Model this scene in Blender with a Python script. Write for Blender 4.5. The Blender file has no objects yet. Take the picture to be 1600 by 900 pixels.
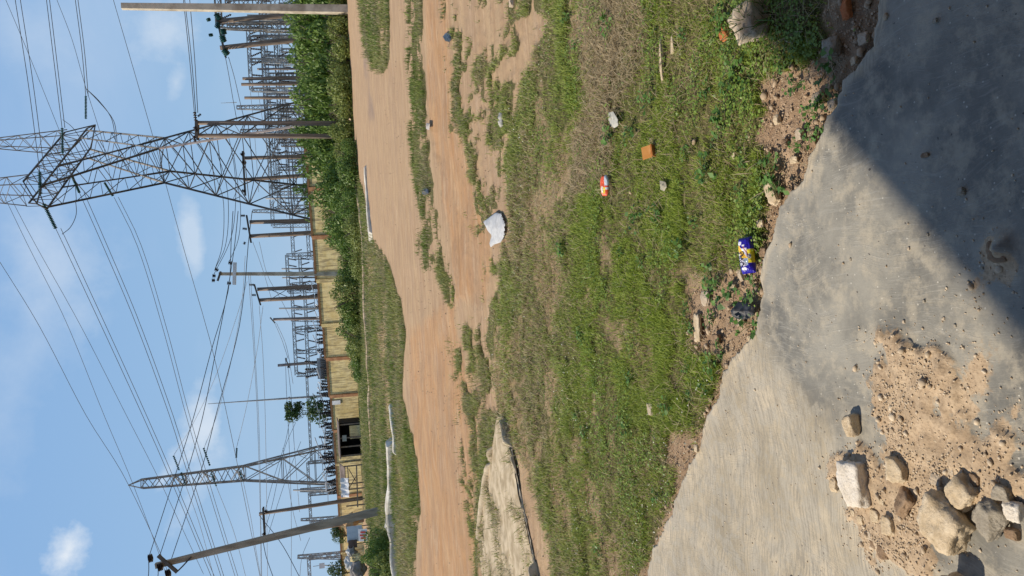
import bpy, math, random
import numpy as np
from math import radians, sin, cos, pi, tan
random.seed(7); RNG = np.random.default_rng(7)
sc = bpy.context.scene
COL = sc.collection
# ------------------------------------------------------------------ camera
EYE = 1.55; FOC = 1200.0; PITCH = radians(13.05); ROLL = radians(3.15)
Fw = np.array([0, cos(PITCH), -sin(PITCH)]); R0 = np.array([1., 0, 0]); U0 = np.array([0, sin(PITCH), cos(PITCH)])
R2 = cos(ROLL)*R0 - sin(ROLL)*U0; U2 = cos(ROLL)*U0 + sin(ROLL)*R0
def ray(X, Y): return Fw + R2*((450-Y)/FOC) + U2*((800-X)/FOC)
def G(X, Y, z=0.0):
    d = ray(X, Y); t = (z-EYE)/d[2]; return (d[0]*t, d[1]*t, z)
def PY(X, Y, y):
    d = ray(X, Y); t = y/d[1]; return (d[0]*t, y, EYE+d[2]*t)
def base(Y, y):                       # ground point at distance y that lies under photo row Y
    X = 540.0
    for _ in range(12):
        g = PY(X, Y, y); X += g[2]*FOC/y
    return (g[0], y, 0.0)
from mathutils import Matrix, Vector
cam = bpy.data.cameras.new("camera"); co = bpy.data.objects.new("camera", cam); COL.objects.link(co)
M = Matrix.Identity(4)
for i in range(3):
    M[i][0] = -U2[i]; M[i][1] = R2[i]; M[i][2] = -Fw[i]
M[2][3] = EYE
co.matrix_world = M
cam.sensor_width = 36; cam.lens = FOC/1600*36; cam.clip_start = 0.05; cam.clip_end = 9000
sc.camera = co
sc.view_settings.view_transform = 'Standard'; sc.view_settings.look = 'None'; sc.view_settings.exposure = 0
# ------------------------------------------------------------------ sun, sky
SUN_EL = radians(50); SD = Vector((-0.98, 0.16, 0)).normalized()
TOSUN = Vector((SD.x*cos(SUN_EL), SD.y*cos(SUN_EL), sin(SUN_EL)))
sl = bpy.data.lights.new("sun", 'SUN'); sl.energy = 5.0; sl.angle = radians(0.9); sl.color = (1.0, .895, .74)
so = bpy.data.objects.new("sun", sl); COL.objects.link(so)
so.rotation_euler = TOSUN.to_track_quat('Z', 'Y').to_euler()
W = bpy.data.worlds.new("World"); sc.world = W; W.use_nodes = True
nt = W.node_tree; N = nt.nodes; L = nt.links; N.clear()
out = N.new('ShaderNodeOutputWorld'); bg = N.new('ShaderNodeBackground'); L.new(bg.outputs[0], out.inputs[0])
sky = N.new('ShaderNodeTexSky'); sky.sky_type = 'NISHITA'; sky.sun_disc = False
sky.sun_elevation = SUN_EL; sky.sun_rotation = math.atan2(SD.x, SD.y); sky.air_density = 1.3; sky.dust_density = 2.0; sky.ozone_density = 1.2
tc = N.new('ShaderNodeTexCoord')
def mth(op, a, b=None, clamp=False):
    n = N.new('ShaderNodeMath'); n.operation = op; n.use_clamp = clamp
    for i, v in enumerate((a, b)):
        if v is None: continue
        if isinstance(v, (int, float)): n.inputs[i].default_value = v
        else: L.new(v, n.inputs[i])
    return n.outputs[0]
def vm(op, a, b):
    n = N.new('ShaderNodeVectorMath'); n.operation = op
    for i, v in enumerate((a, b)):
        if isinstance(v, (tuple, list, np.ndarray)): n.inputs[i].default_value = tuple(float(q) for q in v)
        else: L.new(v, n.inputs[i])
    return n
def wmix(f, a, b):
    n = N.new('ShaderNodeMix'); n.data_type = 'RGBA'
    for s, v in ((n.inputs[0], f), (n.inputs[6], a), (n.inputs[7], b)):
        if isinstance(v, (int, float)): s.default_value = v
        elif isinstance(v, tuple): s.default_value = v
        else: L.new(v, s)
    return n.outputs[2]
skyc = vm('MULTIPLY', sky.outputs[0], (.072, .078, .086)).outputs[0]
sepz = N.new('ShaderNodeSeparateXYZ'); L.new(tc.outputs['Generated'], sepz.inputs[0])
el = mth('MULTIPLY', sepz.outputs[2], 1.7, True)
grad = wmix(mth('POWER', el, 0.7), (.40, .60, .81, 1), (.22, .43, .79, 1))
zen = mth('MULTIPLY', mth('SUBTRACT', sepz.outputs[2], .40), 2.4, True)
grad = wmix(zen, grad, (.10, .19, .40, 1))
base_sky = wmix(.86, skyc, grad)
nz = N.new('ShaderNodeTexNoise'); nz.inputs['Scale'].default_value = 9; nz.inputs['Detail'].default_value = 9; nz.inputs['Roughness'].default_value = .62
L.new(tc.outputs['Generated'], nz.inputs[0])
nw = N.new('ShaderNodeTexNoise'); nw.inputs['Scale'].default_value = 1.9; nw.inputs['Detail'].default_value = 6; nw.inputs['Roughness'].default_value = .55
mp = N.new('ShaderNodeMapping'); mp.inputs['Scale'].default_value = (1.0, .8, 2.2); mp.inputs['Location'].default_value = (3.1, 1.7, .4)
L.new(tc.outputs['Generated'], mp.inputs[0]); L.new(mp.outputs[0], nw.inputs[0])
acc = mth('MULTIPLY', mth('SUBTRACT', nw.outputs[0], .47, True), 2.6, True)
acc = mth('MULTIPLY', acc, .8, True)
cur = wmix(acc, base_sky, (.48, .62, .82, 1))
# (X, Y, halfX, halfY, angle deg, strength)
clouds = [(108, 858, 30, 42, 10, 1.0), (300, 372, 11, 44, -4, .45), (252, 752, 14, 42, 24, .6), (318, 655, 18, 42, 10, .6), (285, 800, 28, 80, 22, .45),
          (262, 55, 30, 40, 30, .42), (275, 130, 12, 30, 20, .38), (45, 560, 60, 230, 14, .36), (90, 420, 50, 120, -20, .34), (20, 40, 50, 60, 0, .42)]
for (cx, cy, hx, hy, an, st) in clouds:
    c = ray(cx, cy); c = c/np.linalg.norm(c)
    ax = -U2; ay = -R2
    a1 = cos(radians(an))*ax + sin(radians(an))*ay; a2 = -sin(radians(an))*ax + cos(radians(an))*ay
    dlt = vm('SUBTRACT', tc.outputs['Generated'], c).outputs[0]
    d1 = mth('DIVIDE', vm('DOT_PRODUCT', dlt, a1).outputs['Value'], hx/FOC)
    d2 = mth('DIVIDE', vm('DOT_PRODUCT', dlt, a2).outputs['Value'], hy/FOC)
    rr = mth('SQRT', mth('ADD', mth('MULTIPLY', d1, d1), mth('MULTIPLY', d2, d2)))
    v = mth('SUBTRACT', 1.05, rr)
    v = mth('ADD', v, mth('MULTIPLY', mth('SUBTRACT', nz.outputs[0], .5), 5.4 if hx < 40 else 3.4))
    v = mth('MULTIPLY', v, .8 if hx < 40 else .5, True)
    v = mth('MULTIPLY', v, st)
    cur = wmix(v, cur, (.80, .86, .93, 1))
L.new(cur, bg.inputs[0]); bg.inputs[1].default_value = 1.0
# ------------------------------------------------------------------ helpers
def tag(o, label=None, cat=None, group=None, kind=None):
    if label: o['label'] = label
    if cat: o['category'] = cat
    if group: o['group'] = group
    if kind: o['kind'] = kind
    return o
def empty(name, loc=(0, 0, 0), rz=0):
    o = bpy.data.objects.new(name, None); COL.objects.link(o); o.location = loc; o.rotation_euler = (0, 0, rz); o.empty_display_size = .1
    return o
def copy_tree(o, parent=None):
    c = o.copy(); COL.objects.link(c); c.parent = parent
    for ch in [q for q in list(bpy.data.objects) if q.parent == o]: copy_tree(ch, c)
    return c
class MB:
    K = 1.0
    def __init__(s): s.v = []; s.f = []
    def quad(s, a, b, c, d):
        n = len(s.v); s.v += [tuple(a), tuple(b), tuple(c), tuple(d)]; s.f.append((n, n+1, n+2, n+3))
    def box(s, c, d, rz=0, rx=0, ry=0):
        n = len(s.v); m = Matrix.Rotation(rz, 3, 'Z') @ Matrix.Rotation(ry, 3, 'Y') @ Matrix.Rotation(rx, 3, 'X')
        for x in (-.5, .5):
            for y in (-.5, .5):
                for z in (-.5, .5):
                    p = m @ Vector((x*d[0], y*d[1], z*d[2])); s.v.append((p.x+c[0], p.y+c[1], p.z+c[2]))
        for q in ((0, 1, 3, 2), (4, 6, 7, 5), (0, 4, 5, 1), (2, 3, 7, 6), (0, 2, 6, 4), (1, 5, 7, 3)): s.f.append(tuple(n+i for i in q))
    def tube(s, pts, rad, sides=6, cap=True, twist=0):
        pts = [Vector(p) for p in pts]; n0 = len(s.v); K = len(pts)
        for i, p in enumerate(pts):
            t = (pts[min(i+1, K-1)]-pts[max(i-1, 0)]).normalized()
            a = t.cross(Vector((0, 0, 1)) if abs(t.z) < .9 else Vector((0, 1, 0))).normalized(); b = t.cross(a)
            r = rad[i] if isinstance(rad, (list, tuple)) else rad
            for j in range(sides):
                an = twist+2*pi*j/sides; q = p+(a*cos(an)+b*sin(an))*r; s.v.append((q.x, q.y, q.z))
        for i in range(K-1):
            for j in range(sides):
                s.f.append((n0+i*sides+j, n0+i*sides+(j+1) % sides, n0+(i+1)*sides+(j+1) % sides, n0+(i+1)*sides+j))
        if cap:
            s.f.append(tuple(n0+j for j in reversed(range(sides)))); s.f.append(tuple(n0+(K-1)*sides+j for j in range(sides)))
    def bar(s, a, b, w): s.tube([a, b], w*.7*MB.K, 4, False, pi/4)
    def build(s, name, m, parent=None, smooth=False):
        me = bpy.data.meshes.new(name); me.from_pydata(s.v, [], s.f); me.update()
        if smooth:
            for p in me.polygons: p.use_smooth = True
        if m: me.materials.append(m)
        o = bpy.data.objects.new(name, me); COL.objects.link(o); o.parent = parent
        return o
# ---- value noise (numpy)
def _h(i, j, s):
    n = (i.astype(np.int64)*374761393 + j.astype(np.int64)*668265263 + s*1442695041) & 0xffffffff
    n = ((n ^ (n >> 13))*1274126177) & 0xffffffff
    return ((n ^ (n >> 16)) & 0xffff)/65535.0
def vn(x, y, s=0):
    i = np.floor(x); j = np.floor(y); u = x-i; v = y-j; u = u*u*(3-2*u); v = v*v*(3-2*v)
    a = _h(i, j, s); b = _h(i+1, j, s); c = _h(i, j+1, s); d = _h(i+1, j+1, s)
    return (a*(1-u)+b*u)*(1-v)+(c*(1-u)+d*u)*v
def fbm(x, y, s=0, o=4, g=.5):
    r = 0; a = 1; t = 0
    for k in range(o):
        r = r+a*vn(x*2**k+k*17.3, y*2**k-k*9.1, s+k); t += a; a *= g
    return r/t
def sdist(px, py, poly):              # signed distance, positive inside
    P = np.array(poly)[:, :2]; inside = np.zeros(px.shape, bool); dm = np.full(px.shape, 1e18)
    for k in range(len(P)):
        a = P[k]; b = P[(k+1) % len(P)]; e = b-a
        t = np.clip(((px-a[0])*e[0]+(py-a[1])*e[1])/(e@e+1e-12), 0, 1)
        dm = np.minimum(dm, (px-a[0]-t*e[0])**2+(py-a[1]-t*e[1])**2)
        if a[1] != b[1]:
            c = ((a[1] > py) != (b[1] > py)) & (px < (b[0]-a[0])*(py-a[1])/(b[1]-a[1])+a[0]); inside ^= c
    d = np.sqrt(dm); return np.where(inside, d, -d)
def sstep(a, b, x):
    t = np.clip((x-a)/(b-a), 0, 1); return t*t*(3-2*t)
def gp(pts): return [G(*p)[:2] for p in pts]
# ---- materials
def newmat(name):
    m = bpy.data.materials.new(name); m.use_nodes = True; nt = m.node_tree; nt.nodes.clear()
    o = nt.nodes.new('ShaderNodeOutputMaterial'); b = nt.nodes.new('ShaderNodeBsdfPrincipled'); nt.links.new(b.outputs[0], o.inputs[0])
    b.inputs['Specular IOR Level'].default_value = .25
    return m, nt, b, o
class NT:
    def __init__(s, nt): s.nt = nt
    def n(s, t, **k):
        n = s.nt.nodes.new(t)
        for a, b in k.items(): setattr(n, a, b)
        return n
    def set(s, sock, v):
        if isinstance(v, (int, float, tuple)): sock.default_value = v
        else: s.nt.links.new(v, sock)
    def math(s, op, a, b=None, clamp=False):
        n = s.n('ShaderNodeMath', operation=op, use_clamp=clamp); s.set(n.inputs[0], a)
        if b is not None: s.set(n.inputs[1], b)
        return n.outputs[0]
    def mix(s, f, a, b, bt='MIX'):
        n = s.n('ShaderNodeMix', data_type='RGBA', blend_type=bt); s.set(n.inputs[0], f); s.set(n.inputs[6], a); s.set(n.inputs[7], b); return n.outputs[2]
    def noise(s, sc_, det=4, ro=.55, vec=None, scl=None, rot=None):
        n = s.n('ShaderNodeTexNoise'); n.inputs['Scale'].default_value = sc_; n.inputs['Detail'].default_value = det; n.inputs['Roughness'].default_value = ro
        if vec is None:
            vec = s.geo()
        if scl or rot:
            m = s.n('ShaderNodeMapping')
            if scl: m.inputs['Scale'].default_value = scl
            if rot: m.inputs['Rotation'].default_value = rot
            s.nt.links.new(vec, m.inputs[0]); vec = m.outputs[0]
        s.nt.links.new(vec, n.inputs[0]); return n.outputs[0]
    def geo(s):
        if not hasattr(s, '_g'): s._g = s.n('ShaderNodeTexCoord').outputs['Object']
        return s._g
    def ramp(s, v, lo, hi):
        n = s.n('ShaderNodeMapRange', clamp=True, interpolation_type='SMOOTHSTEP'); s.set(n.inputs[0], v); n.inputs[1].default_value = lo; n.inputs[2].default_value = hi; return n.outputs[0]
    def bump(s, b, h, st, dist):
        n = s.n('ShaderNodeBump'); n.inputs['Strength'].default_value = st; n.inputs['Distance'].default_value = dist
        s.nt.links.new(h, n.inputs['Height']); s.nt.links.new(n.outputs[0], b.inputs['Normal'])
def c4(c): return (c[0], c[1], c[2], 1.0)
def simple(name, c1, c2, scale=3., rough=.85, metal=0., bump=0., bd=.01, scl=None, det=5):
    m, nt, b, o = newmat(name); T = NT(nt)
    v = T.ramp(T.noise(scale, det, .6, scl=scl), .33, .67)
    T.set(b.inputs['Base Color'], T.mix(v, c4(c1), c4(c2)))
    b.inputs['Roughness'].default_value = rough; b.inputs['Metallic'].default_value = metal
    if bump: T.bump(b, T.noise(scale*3, 6, .65, scl=scl), bump, bd)
    return m
def vcolmat(name, rough=.75, transl=.35, spec=.25):
    m, nt, b, o = newmat(name); T = NT(nt)
    a = T.n('ShaderNodeVertexColor', layer_name='col').outputs[0]
    T.set(b.inputs['Base Color'], a); b.inputs['Roughness'].default_value = rough; b.inputs['Specular IOR Level'].default_value = spec
    if transl:
        tr = T.n('ShaderNodeBsdfTranslucent'); T.set(tr.inputs[0], a); mx = T.n('ShaderNodeMixShader'); mx.inputs[0].default_value = transl
        nt.links.new(b.outputs[0], mx.inputs[1]); nt.links.new(tr.outputs[0], mx.inputs[2]); nt.links.new(mx.outputs[0], o.inputs[0])
    return m
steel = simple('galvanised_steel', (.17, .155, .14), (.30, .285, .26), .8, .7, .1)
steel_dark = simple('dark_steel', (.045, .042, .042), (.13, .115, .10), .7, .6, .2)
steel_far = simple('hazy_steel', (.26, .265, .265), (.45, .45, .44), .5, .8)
pinkish_bar = simple('pale_primer_steel', (.42, .30, .24), (.55, .46, .40), .6, .7)  # paler, pinkish steel tone for one leg of the big pylon
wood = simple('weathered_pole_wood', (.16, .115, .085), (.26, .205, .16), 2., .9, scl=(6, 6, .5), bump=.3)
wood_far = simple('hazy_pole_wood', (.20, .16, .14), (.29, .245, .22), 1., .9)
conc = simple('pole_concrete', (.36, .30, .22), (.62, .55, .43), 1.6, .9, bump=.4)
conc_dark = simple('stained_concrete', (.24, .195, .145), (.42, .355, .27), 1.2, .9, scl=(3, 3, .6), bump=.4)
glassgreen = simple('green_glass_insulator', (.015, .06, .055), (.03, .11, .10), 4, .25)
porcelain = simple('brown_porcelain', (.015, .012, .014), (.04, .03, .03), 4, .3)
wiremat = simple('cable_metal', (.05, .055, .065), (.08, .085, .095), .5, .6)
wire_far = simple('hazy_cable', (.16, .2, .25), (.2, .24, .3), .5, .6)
white = simple('white_paint', (.62, .63, .64), (.78, .78, .78), 5, .6)
# ------------------------------------------------------------------ ground zones (photo-traced outlines converted to ground metres)
EDGE_PX = [(1383, 0), (1366, 68), (1347, 100), (1327, 128), (1313, 158), (1298, 180), (1286, 210), (1277, 232), (1262, 272), (1256, 290), (1240, 299), (1222, 330), (1210, 372), (1194, 415), (1191, 432), (1195, 455), (1190, 480), (1183, 515), (1178, 531), (1160, 545), (1142, 560), (1131, 580), (1128, 600), (1120, 630), (1105, 650), (1098, 682), (1090, 700), (1078, 730), (1062, 762), (1050, 800), (1035, 830), (1020, 862), (1008, 900)]
EDGE = [G(a, b, .03)[:2] for a, b in EDGE_PX]
EDGE = [(4.2, -1.6), (2.2, .45), (1.2, 1.45)] + EDGE + [(-2.4, 4.6), (-4.2, 6.1)]
SLABPOLY = EDGE + [(-9, 2), (-5, -5), (4, -5)]
FIELD = gp([(885, -120), (868, 0), (850, 40), (835, 80), (815, 130), (793, 195), (788, 250), (790, 300), (795, 360), (790, 400), (778, 440), (765, 480), (760, 540), (768, 600), (775, 650), (800, 700), (830, 770), (850, 840), (862, 980), (1000, 1000)]) + [(-4.2, 5.9), (-2.4, 4.4)] + [(x, y-.06) for x, y in EDGE[::-1][2:-2]] + [(2.2, .4)]
SOIL = [gp([(1300, -60), (1290, 20), (1270, 90), (1225, 105), (1190, 130), (1180, 200), (1205, 270), (1185, 330), (1195, 385), (1215, 380), (1250, 300), (1285, 240), (1320, 170), (1380, 60), (1400, -60)]),
        gp([(1125, 430), (1078, 455), (1068, 500), (1072, 548), (1110, 565), (1150, 565), (1190, 500), (1190, 430), (1160, 420)]), gp([(1050, 690), (1040, 720), (1060, 740), (1085, 700), (1075, 670)])]
G1 = gp([(558, -120), (562, 0), (570, 60), (583, 112), (596, 122), (604, 110), (609, 60), (607, -120)])
G2 = gp([(634, -120), (636, 0), (636, 100), (638, 170), (643, 240), (650, 300), (655, 350), (653, 400), (660, 425), (680, 432), (692, 450), (700, 480), (708, 482), (709, 455), (702, 420), (690, 370), (678, 310), (671, 250), (667, 190), (662, 120), (660, 0), (661, -120)])
G3 = gp([(706, 70), (705, 130), (712, 200), (728, 240), (742, 290), (755, 310), (780, 312), (792, 250), (795, 190), (800, 130), (790, 85), (760, 75), (735, 80)])
G3b = gp([(780, -100), (780, 10), (800, 60), (830, 90), (870, 60), (890, -100)])
G4 = gp([(695, 500), (735, 508), (765, 480), (775, 560), (778, 640), (760, 700), (750, 760), (735, 740), (738, 650), (715, 640), (700, 560)])
G5 = gp([(752, 640), (782, 640), (760, 740), (752, 800), (748, 860), (752, 980), (740, 980), (742, 850), (745, 760)])
VERGE = gp([(537, -400), (541, -60), (541, 0), (549, 190), (557, 262), (574, 330), (583, 372), (598, 392), (612, 430), (626, 475), (634, 520), (630, 580), (630, 620), (642, 665), (652, 720), (656, 790), (650, 860), (648, 980), (640, 1400)]) + [(-400, 60), (-900, 2500), (900, 2500), (400, 60)]
NEARROAD = gp([(690, -100), (690, 60), (700, 200), (735, 330), (760, 420), (740, 520), (715, 560), (715, 700), (735, 900), (735, 980), (860, 980), (780, 600), (800, 300), (860, 60), (880, -100)])
TRACK = gp([(661, -120), (664, 0), (665, 150), (680, 250), (700, 350), (712, 450), (708, 500), (735, 600), (748, 700), (750, 980), (658, 980), (656, 780), (640, 640), (640, 520), (690, 470), (760, 470), (770, 400), (745, 310), (715, 200), (700, 60), (700, -120)])
DUMP = gp([(580, 820), (556, 800), (560, 980), (575, 980)])
def soft(x, y, poly, w=.018, wob=.02, s=3):
    d = np.sqrt(x*x+y*y)
    nx = (fbm(x*30/np.maximum(d, 2), y*36/np.maximum(d, 2)**1.15, s, 6, .68)-.5)*3.2
    return sstep(-w, w, (sdist(x, y, poly)/np.maximum(d, .5))+nx*wob)
def grassiness(x, y):
    fine = fbm(x*2.3, y*1.8, 11, 5, .64); fine2 = fbm(x*9, y*5, 21, 4, .6)
    d = np.sqrt(x*x+y*y)
    g = soft(x, y, FIELD, .012, .015)*(.46+.62*sstep(.40, .52, fine))
    e = sdist(x, y, SLABPOLY)                       # distance outside the slab edge is negative
    g = g*sstep(0, 1, np.clip(-e/(.10+.12*fine2), 0, 1))
    for s_ in SOIL: g = g*(1-.93*soft(x, y, s_, .02, .03))
    far = np.clip(d/20, 0, 1)
    g = np.maximum(g, soft(x, y, G1, .014, .02)*(.30+.9*sstep(.38, .5, fbm(x*1.1, y*.8, 44, 6, .68))))
    g = np.maximum(g, soft(x, y, G2, .012, .012)*(.12+1.05*sstep(.40, .52, fbm(x*1.6, y*1.3, 43, 6, .68))))
    sp = sstep(.50, .60, fbm(x*2.2, y*1.6, 31, 4, .6))
    g = np.maximum(g, .8*sstep(.60, .66, fbm(x*4.5, y*2.6, 37, 5, .68))*soft(x, y, NEARROAD, .03, .03))
    g = np.maximum(g, soft(x, y, G3, .02, .02)*sstep(.43, .53, fbm(x*2.6, y*1.3, 33, 4, .6)))
    g = np.maximum(g, soft(x, y, G3b, .02, .02)*sp*.9)
    g = np.maximum(g, soft(x, y, G4, .02, .02)*np.maximum(sp, .35*sstep(.5, .6, fine))*.95)
    g = np.maximum(g, soft(x, y, G5, .01, .008)*.8)
    v = soft(x, y, VERGE, .006, .011)
    v = v*(.42+.6*sstep(.38, .52, fbm(x*.7, y*.5, 41, 5, .62))); v = v*(1-.75*soft(x, y, DUMP, .01, .01))
    return np.clip(np.maximum(g, v), 0, 1)
# ---- ground sheet
fine_a = np.linspace(-radians(33), radians(33), 470)
left = -radians(33)-np.linspace(radians(3), radians(147), 40)[::-1]; right = radians(33)+np.linspace(radians(3), radians(147), 40)
AN = np.concatenate([left, fine_a, right]); AN[0] = -pi; AN[-1] = pi
RR = np.concatenate([[.3, .6, .9], np.exp(np.arange(np.log(1.2), np.log(12), .0052)), np.exp(np.arange(np.log(12), np.log(90), .011)), np.exp(np.linspace(np.log(92), np.log(5000), 60))])
AN2, RR2 = np.meshgrid(AN, RR); gx = np.sin(AN2)*RR2; gy = np.cos(AN2)*RR2
gr = grassiness(gx, gy)
dn = np.sqrt(gx**2+gy**2)
rut = fbm(gx*.9, gy*3.5, 51, 4)
gz = (fbm(gx*1.3, gy*1.3, 5, 3)-.5)*.05*sstep(3, 6, dn)*(1-sstep(60, 120, dn)) + (fbm(gx*14, gy*14, 61, 4, .6)-.5)*.022*(1-sstep(8, 14, dn)) + (rut-.5)*.11*soft(gx, gy, TRACK)*(1-sstep(30, 60, dn))
gz += (fbm(gx*40, gy*40, 71, 3, .6)-.5)*.014*(1-sstep(4, 7, dn))
ins = sdist(gx, gy, SLABPOLY); gz = gz-.07*sstep(.0, .12, ins)-.012
trk = soft(gx, gy, TRACK, .012, .01)
patch = fbm(gx*.35, gy*.5, 81, 4)
nearsoil = 1-sstep(3.5, 6.5, dn)
damp = .8*soft(gx, gy, gp([(562, 40), (568, 80), (578, 130), (588, 190), (578, 190), (570, 130)]), .03, .03)*sstep(.35, .6, fbm(gx*1.2, gy*.6, 66, 4))
def gridmesh(name, X_, Y_, Z_, cols, m, close=False):
    h, w = X_.shape; me = bpy.data.meshes.new(name); n = h*w
    me.vertices.add(n); me.vertices.foreach_set('co', np.stack([X_, Y_, Z_], -1).astype(np.float32).ravel())
    i = np.arange(h-1)[:, None]*w+np.arange(w-1)[None, :]
    q = np.stack([i, i+w, i+w+1, i+1], -1).reshape(-1, 4)
    me.loops.add(q.size); me.polygons.add(len(q)); me.loops.foreach_set('vertex_index', q.astype(np.int32).ravel())
    me.polygons.foreach_set('loop_start', np.arange(0, q.size, 4, dtype=np.int32)); me.polygons.foreach_set('loop_total', np.full(len(q), 4, np.int32))
    me.polygons.foreach_set('use_smooth', np.ones(len(q), bool))
    me.update(calc_edges=True)
    ca = me.color_attributes.new('col', 'FLOAT_COLOR', 'POINT'); ca.data.foreach_set('color', cols.astype(np.float32).ravel())
    me.materials.append(m); o = bpy.data.objects.new(name, me); COL.objects.link(o); return o
m, nt, b, o_ = newmat('dirt_and_turf'); T = NT(nt)
vc = T.n('ShaderNodeVertexColor', layer_name='col'); sp_ = T.n('ShaderNodeSeparateColor'); nt.links.new(vc.outputs[0], sp_.inputs[0])
n1 = T.noise(6, 8, .65); n2 = T.noise(45, 6, .7); n3 = T.noise(1.2, 6, .6, scl=(1.0, 2.4, 1)); n4 = T.noise(170, 3, .6); n5 = T.noise(.55, 7, .7, scl=(1., 2., 1)); n6 = T.noise(3.5, 7, .7, scl=(.35, 2.6, 1))
dirt = T.mix(T.ramp(n3, .3, .7), c4((.395, .262, .155)), c4((.475, .335, .20)))
orange = T.mix(T.ramp(n3, .35, .7), c4((.44, .25, .125)), c4((.50, .315, .17)))
dcol = T.mix(sp_.outputs[1], dirt, orange)
soil = T.mix(T.ramp(n1, .3, .7), c4((.27, .185, .115)), c4((.44, .32, .21)))
dcol = T.mix(sp_.outputs[2], dcol, soil)
dcol = T.mix(T.math('MULTIPLY', T.ramp(n5, .42, .62), .5), dcol, c4((.33, .225, .15)))
dcol = T.mix(T.math('MULTIPLY', T.ramp(n6, .5, .62), .45), dcol, c4((.55, .40, .27)))
n7 = T.noise(2.2, 8, .7, scl=(.22, 4.5, 1)); dcol = T.mix(T.math('MULTIPLY', T.ramp(n7, .53, .62), .45), dcol, c4((.29, .18, .105)))
n8 = T.noise(16, 5, .7, scl=(.6, 1.6, 1)); dcol = T.mix(T.math('MULTIPLY', T.ramp(n8, .62, .68), .6), dcol, c4((.22, .14, .085)))
dcol = T.mix(T.math('MULTIPLY', T.ramp(n2, .45, .75), .35), dcol, c4((.28, .17, .10)))
dcol = T.mix(T.math('MULTIPLY', T.ramp(n4, .6, .75), .4), dcol, c4((.62, .48, .34)))
dcol = T.mix(T.math('MULTIPLY', vc.outputs[1], 1.0), c4((.22, .17, .15)), dcol)
turf = T.mix(T.ramp(n2, .35, .65), c4((.07, .075, .025)), c4((.19, .165, .075)))
turf = T.mix(T.math('MULTIPLY', T.ramp(n1, .45, .7), .6), turf, c4((.26, .205, .115)))
gm = T.ramp(T.math('ADD', sp_.outputs[0], T.math('MULTIPLY', T.math('SUBTRACT', n2, .5), .7)), .34, .60)
T.set(b.inputs['Base Color'], T.mix(gm, dcol, turf)); b.inputs['Roughness'].default_value = .95; b.inputs['Specular IOR Level'].default_value = .08
T.bump(b, T.math('ADD', T.math('MULTIPLY', n2, .6), n4), .75, .012)
cols = np.stack([gr, trk*(1-nearsoil), nearsoil, 1-.8*damp], -1)
tag(gridmesh('ground', gx, gy, gz, cols, m), kind='structure')
# ---- concrete slab the photographer stands on
def resample(P, step):
    P = [Vector(p).to_3d() if len(p) == 2 else Vector(p) for p in P]; o = []
    for a, b_ in zip(P, P[1:]):
        k = max(1, int((b_-a).length/step))
        for i in range(k): o.append(a.lerp(b_, i/k))
    o.append(P[-1]); return o
ED = np.array([(p.x, p.y) for p in resample([(x, y, 0) for x, y in EDGE], .009)])
nx_ = (fbm(ED[:, 0]*16, ED[:, 1]*16, 91, 6, .68)-.5)*.06
dirn = np.array([-.62, -.78]); ED = ED+nx_[:, None]*dirn
off = np.concatenate([[-.012, -.010, -.004, .0, .004, .012], np.arange(.02, 3.1, .0095), np.linspace(3.15, 7, 12)])
sx = ED[:, 0][None, :]+off[:, None]*dirn[0]; sy = ED[:, 1][None, :]+off[:, None]*dirn[1]
CREASE = [G(a, b, .04)[:2] for a, b in [(1180, 505), (1225, 582), (1246, 612), (1300, 662), (1332, 705), (1400, 820), (1470, 900), (1600, 1010)]]
APRON = [(CREASE[0][0]+.05, CREASE[0][1]+.2)] + CREASE + [(-3, -3), (-9, 2), (-4, 6.4)]
apr = sdist(sx, sy, APRON)
sz = .045+(fbm(sx*2, sy*2, 95, 3)-.5)*.012 - np.clip(apr+.01, 0, .35)*.07
SAND = [G(a, b, .04)[:2] for a, b in [(1372, 565), (1400, 545), (1440, 545), (1478, 552), (1474, 590), (1490, 610), (1480, 640), (1500, 660), (1560, 670), (1600, 700), (1620, 760), (1560, 790), (1500, 770), (1480, 840), (1468, 875), (1455, 900), (1430, 870), (1395, 868), (1355, 850), (1322, 815), (1318, 790), (1330, 760), (1300, 745), (1308, 705), (1330, 690), (1365, 715), (1395, 690), (1372, 660), (1370, 610)]]
SAND2 = [G(a, b, .04)[:2] for a, b in [(1490, 600), (1520, 590), (1545, 605), (1560, 640), (1600, 650), (1600, 690), (1520, 670), (1495, 640)]]
SAND3 = [G(a, b, .04)[:2] for a, b in [(1515, 400), (1540, 372), (1565, 360), (1585, 380), (1590, 410), (1580, 450), (1550, 462), (1520, 455), (1500, 430)]]
wob = (fbm(sx*11, sy*11, 97, 5, .62)-.5)*.24+.006
sd = sstep(-.02, .03, sdist(sx, sy, SAND)+wob)
sd2 = sstep(-.03, .05, sdist(sx, sy, SAND2)+wob)*.75; sd3 = sstep(-.03, .04, sdist(sx, sy, SAND3)+wob)
heap3 = np.exp(-((sx-G(1572, 388, .04)[0])**2+(sy-G(1572, 388, .04)[1])**2)/.028**2)
sandm = np.maximum(np.maximum(sd, sd2), sd3*.8)
halo = sstep(-.16, .05, np.maximum(sdist(sx, sy, SAND), sdist(sx, sy, SAND2))+wob*1.4)*.42; sandm = np.maximum(sandm, halo)
def sandh(x, y):
    m_ = sstep(-.02, .03, sdist(x, y, SAND)+(fbm(x*11, y*11, 97, 5, .62)-.5)*.24+.006)
    return m_*(.005+.018*fbm(x*9, y*9, 99, 4, .6)*fbm(x*30, y*30, 100, 3)*1.6+.008*(fbm(x*45, y*45, 101, 3)-.3))
sz += sandh(sx, sy) + heap3*.03*(.6+fbm(sx*60, sy*60, 5, 3))
sz[0] = -.12; sz[1] = sz[1]-.05; sz[2] -= .012; sz[3] -= .004
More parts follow.
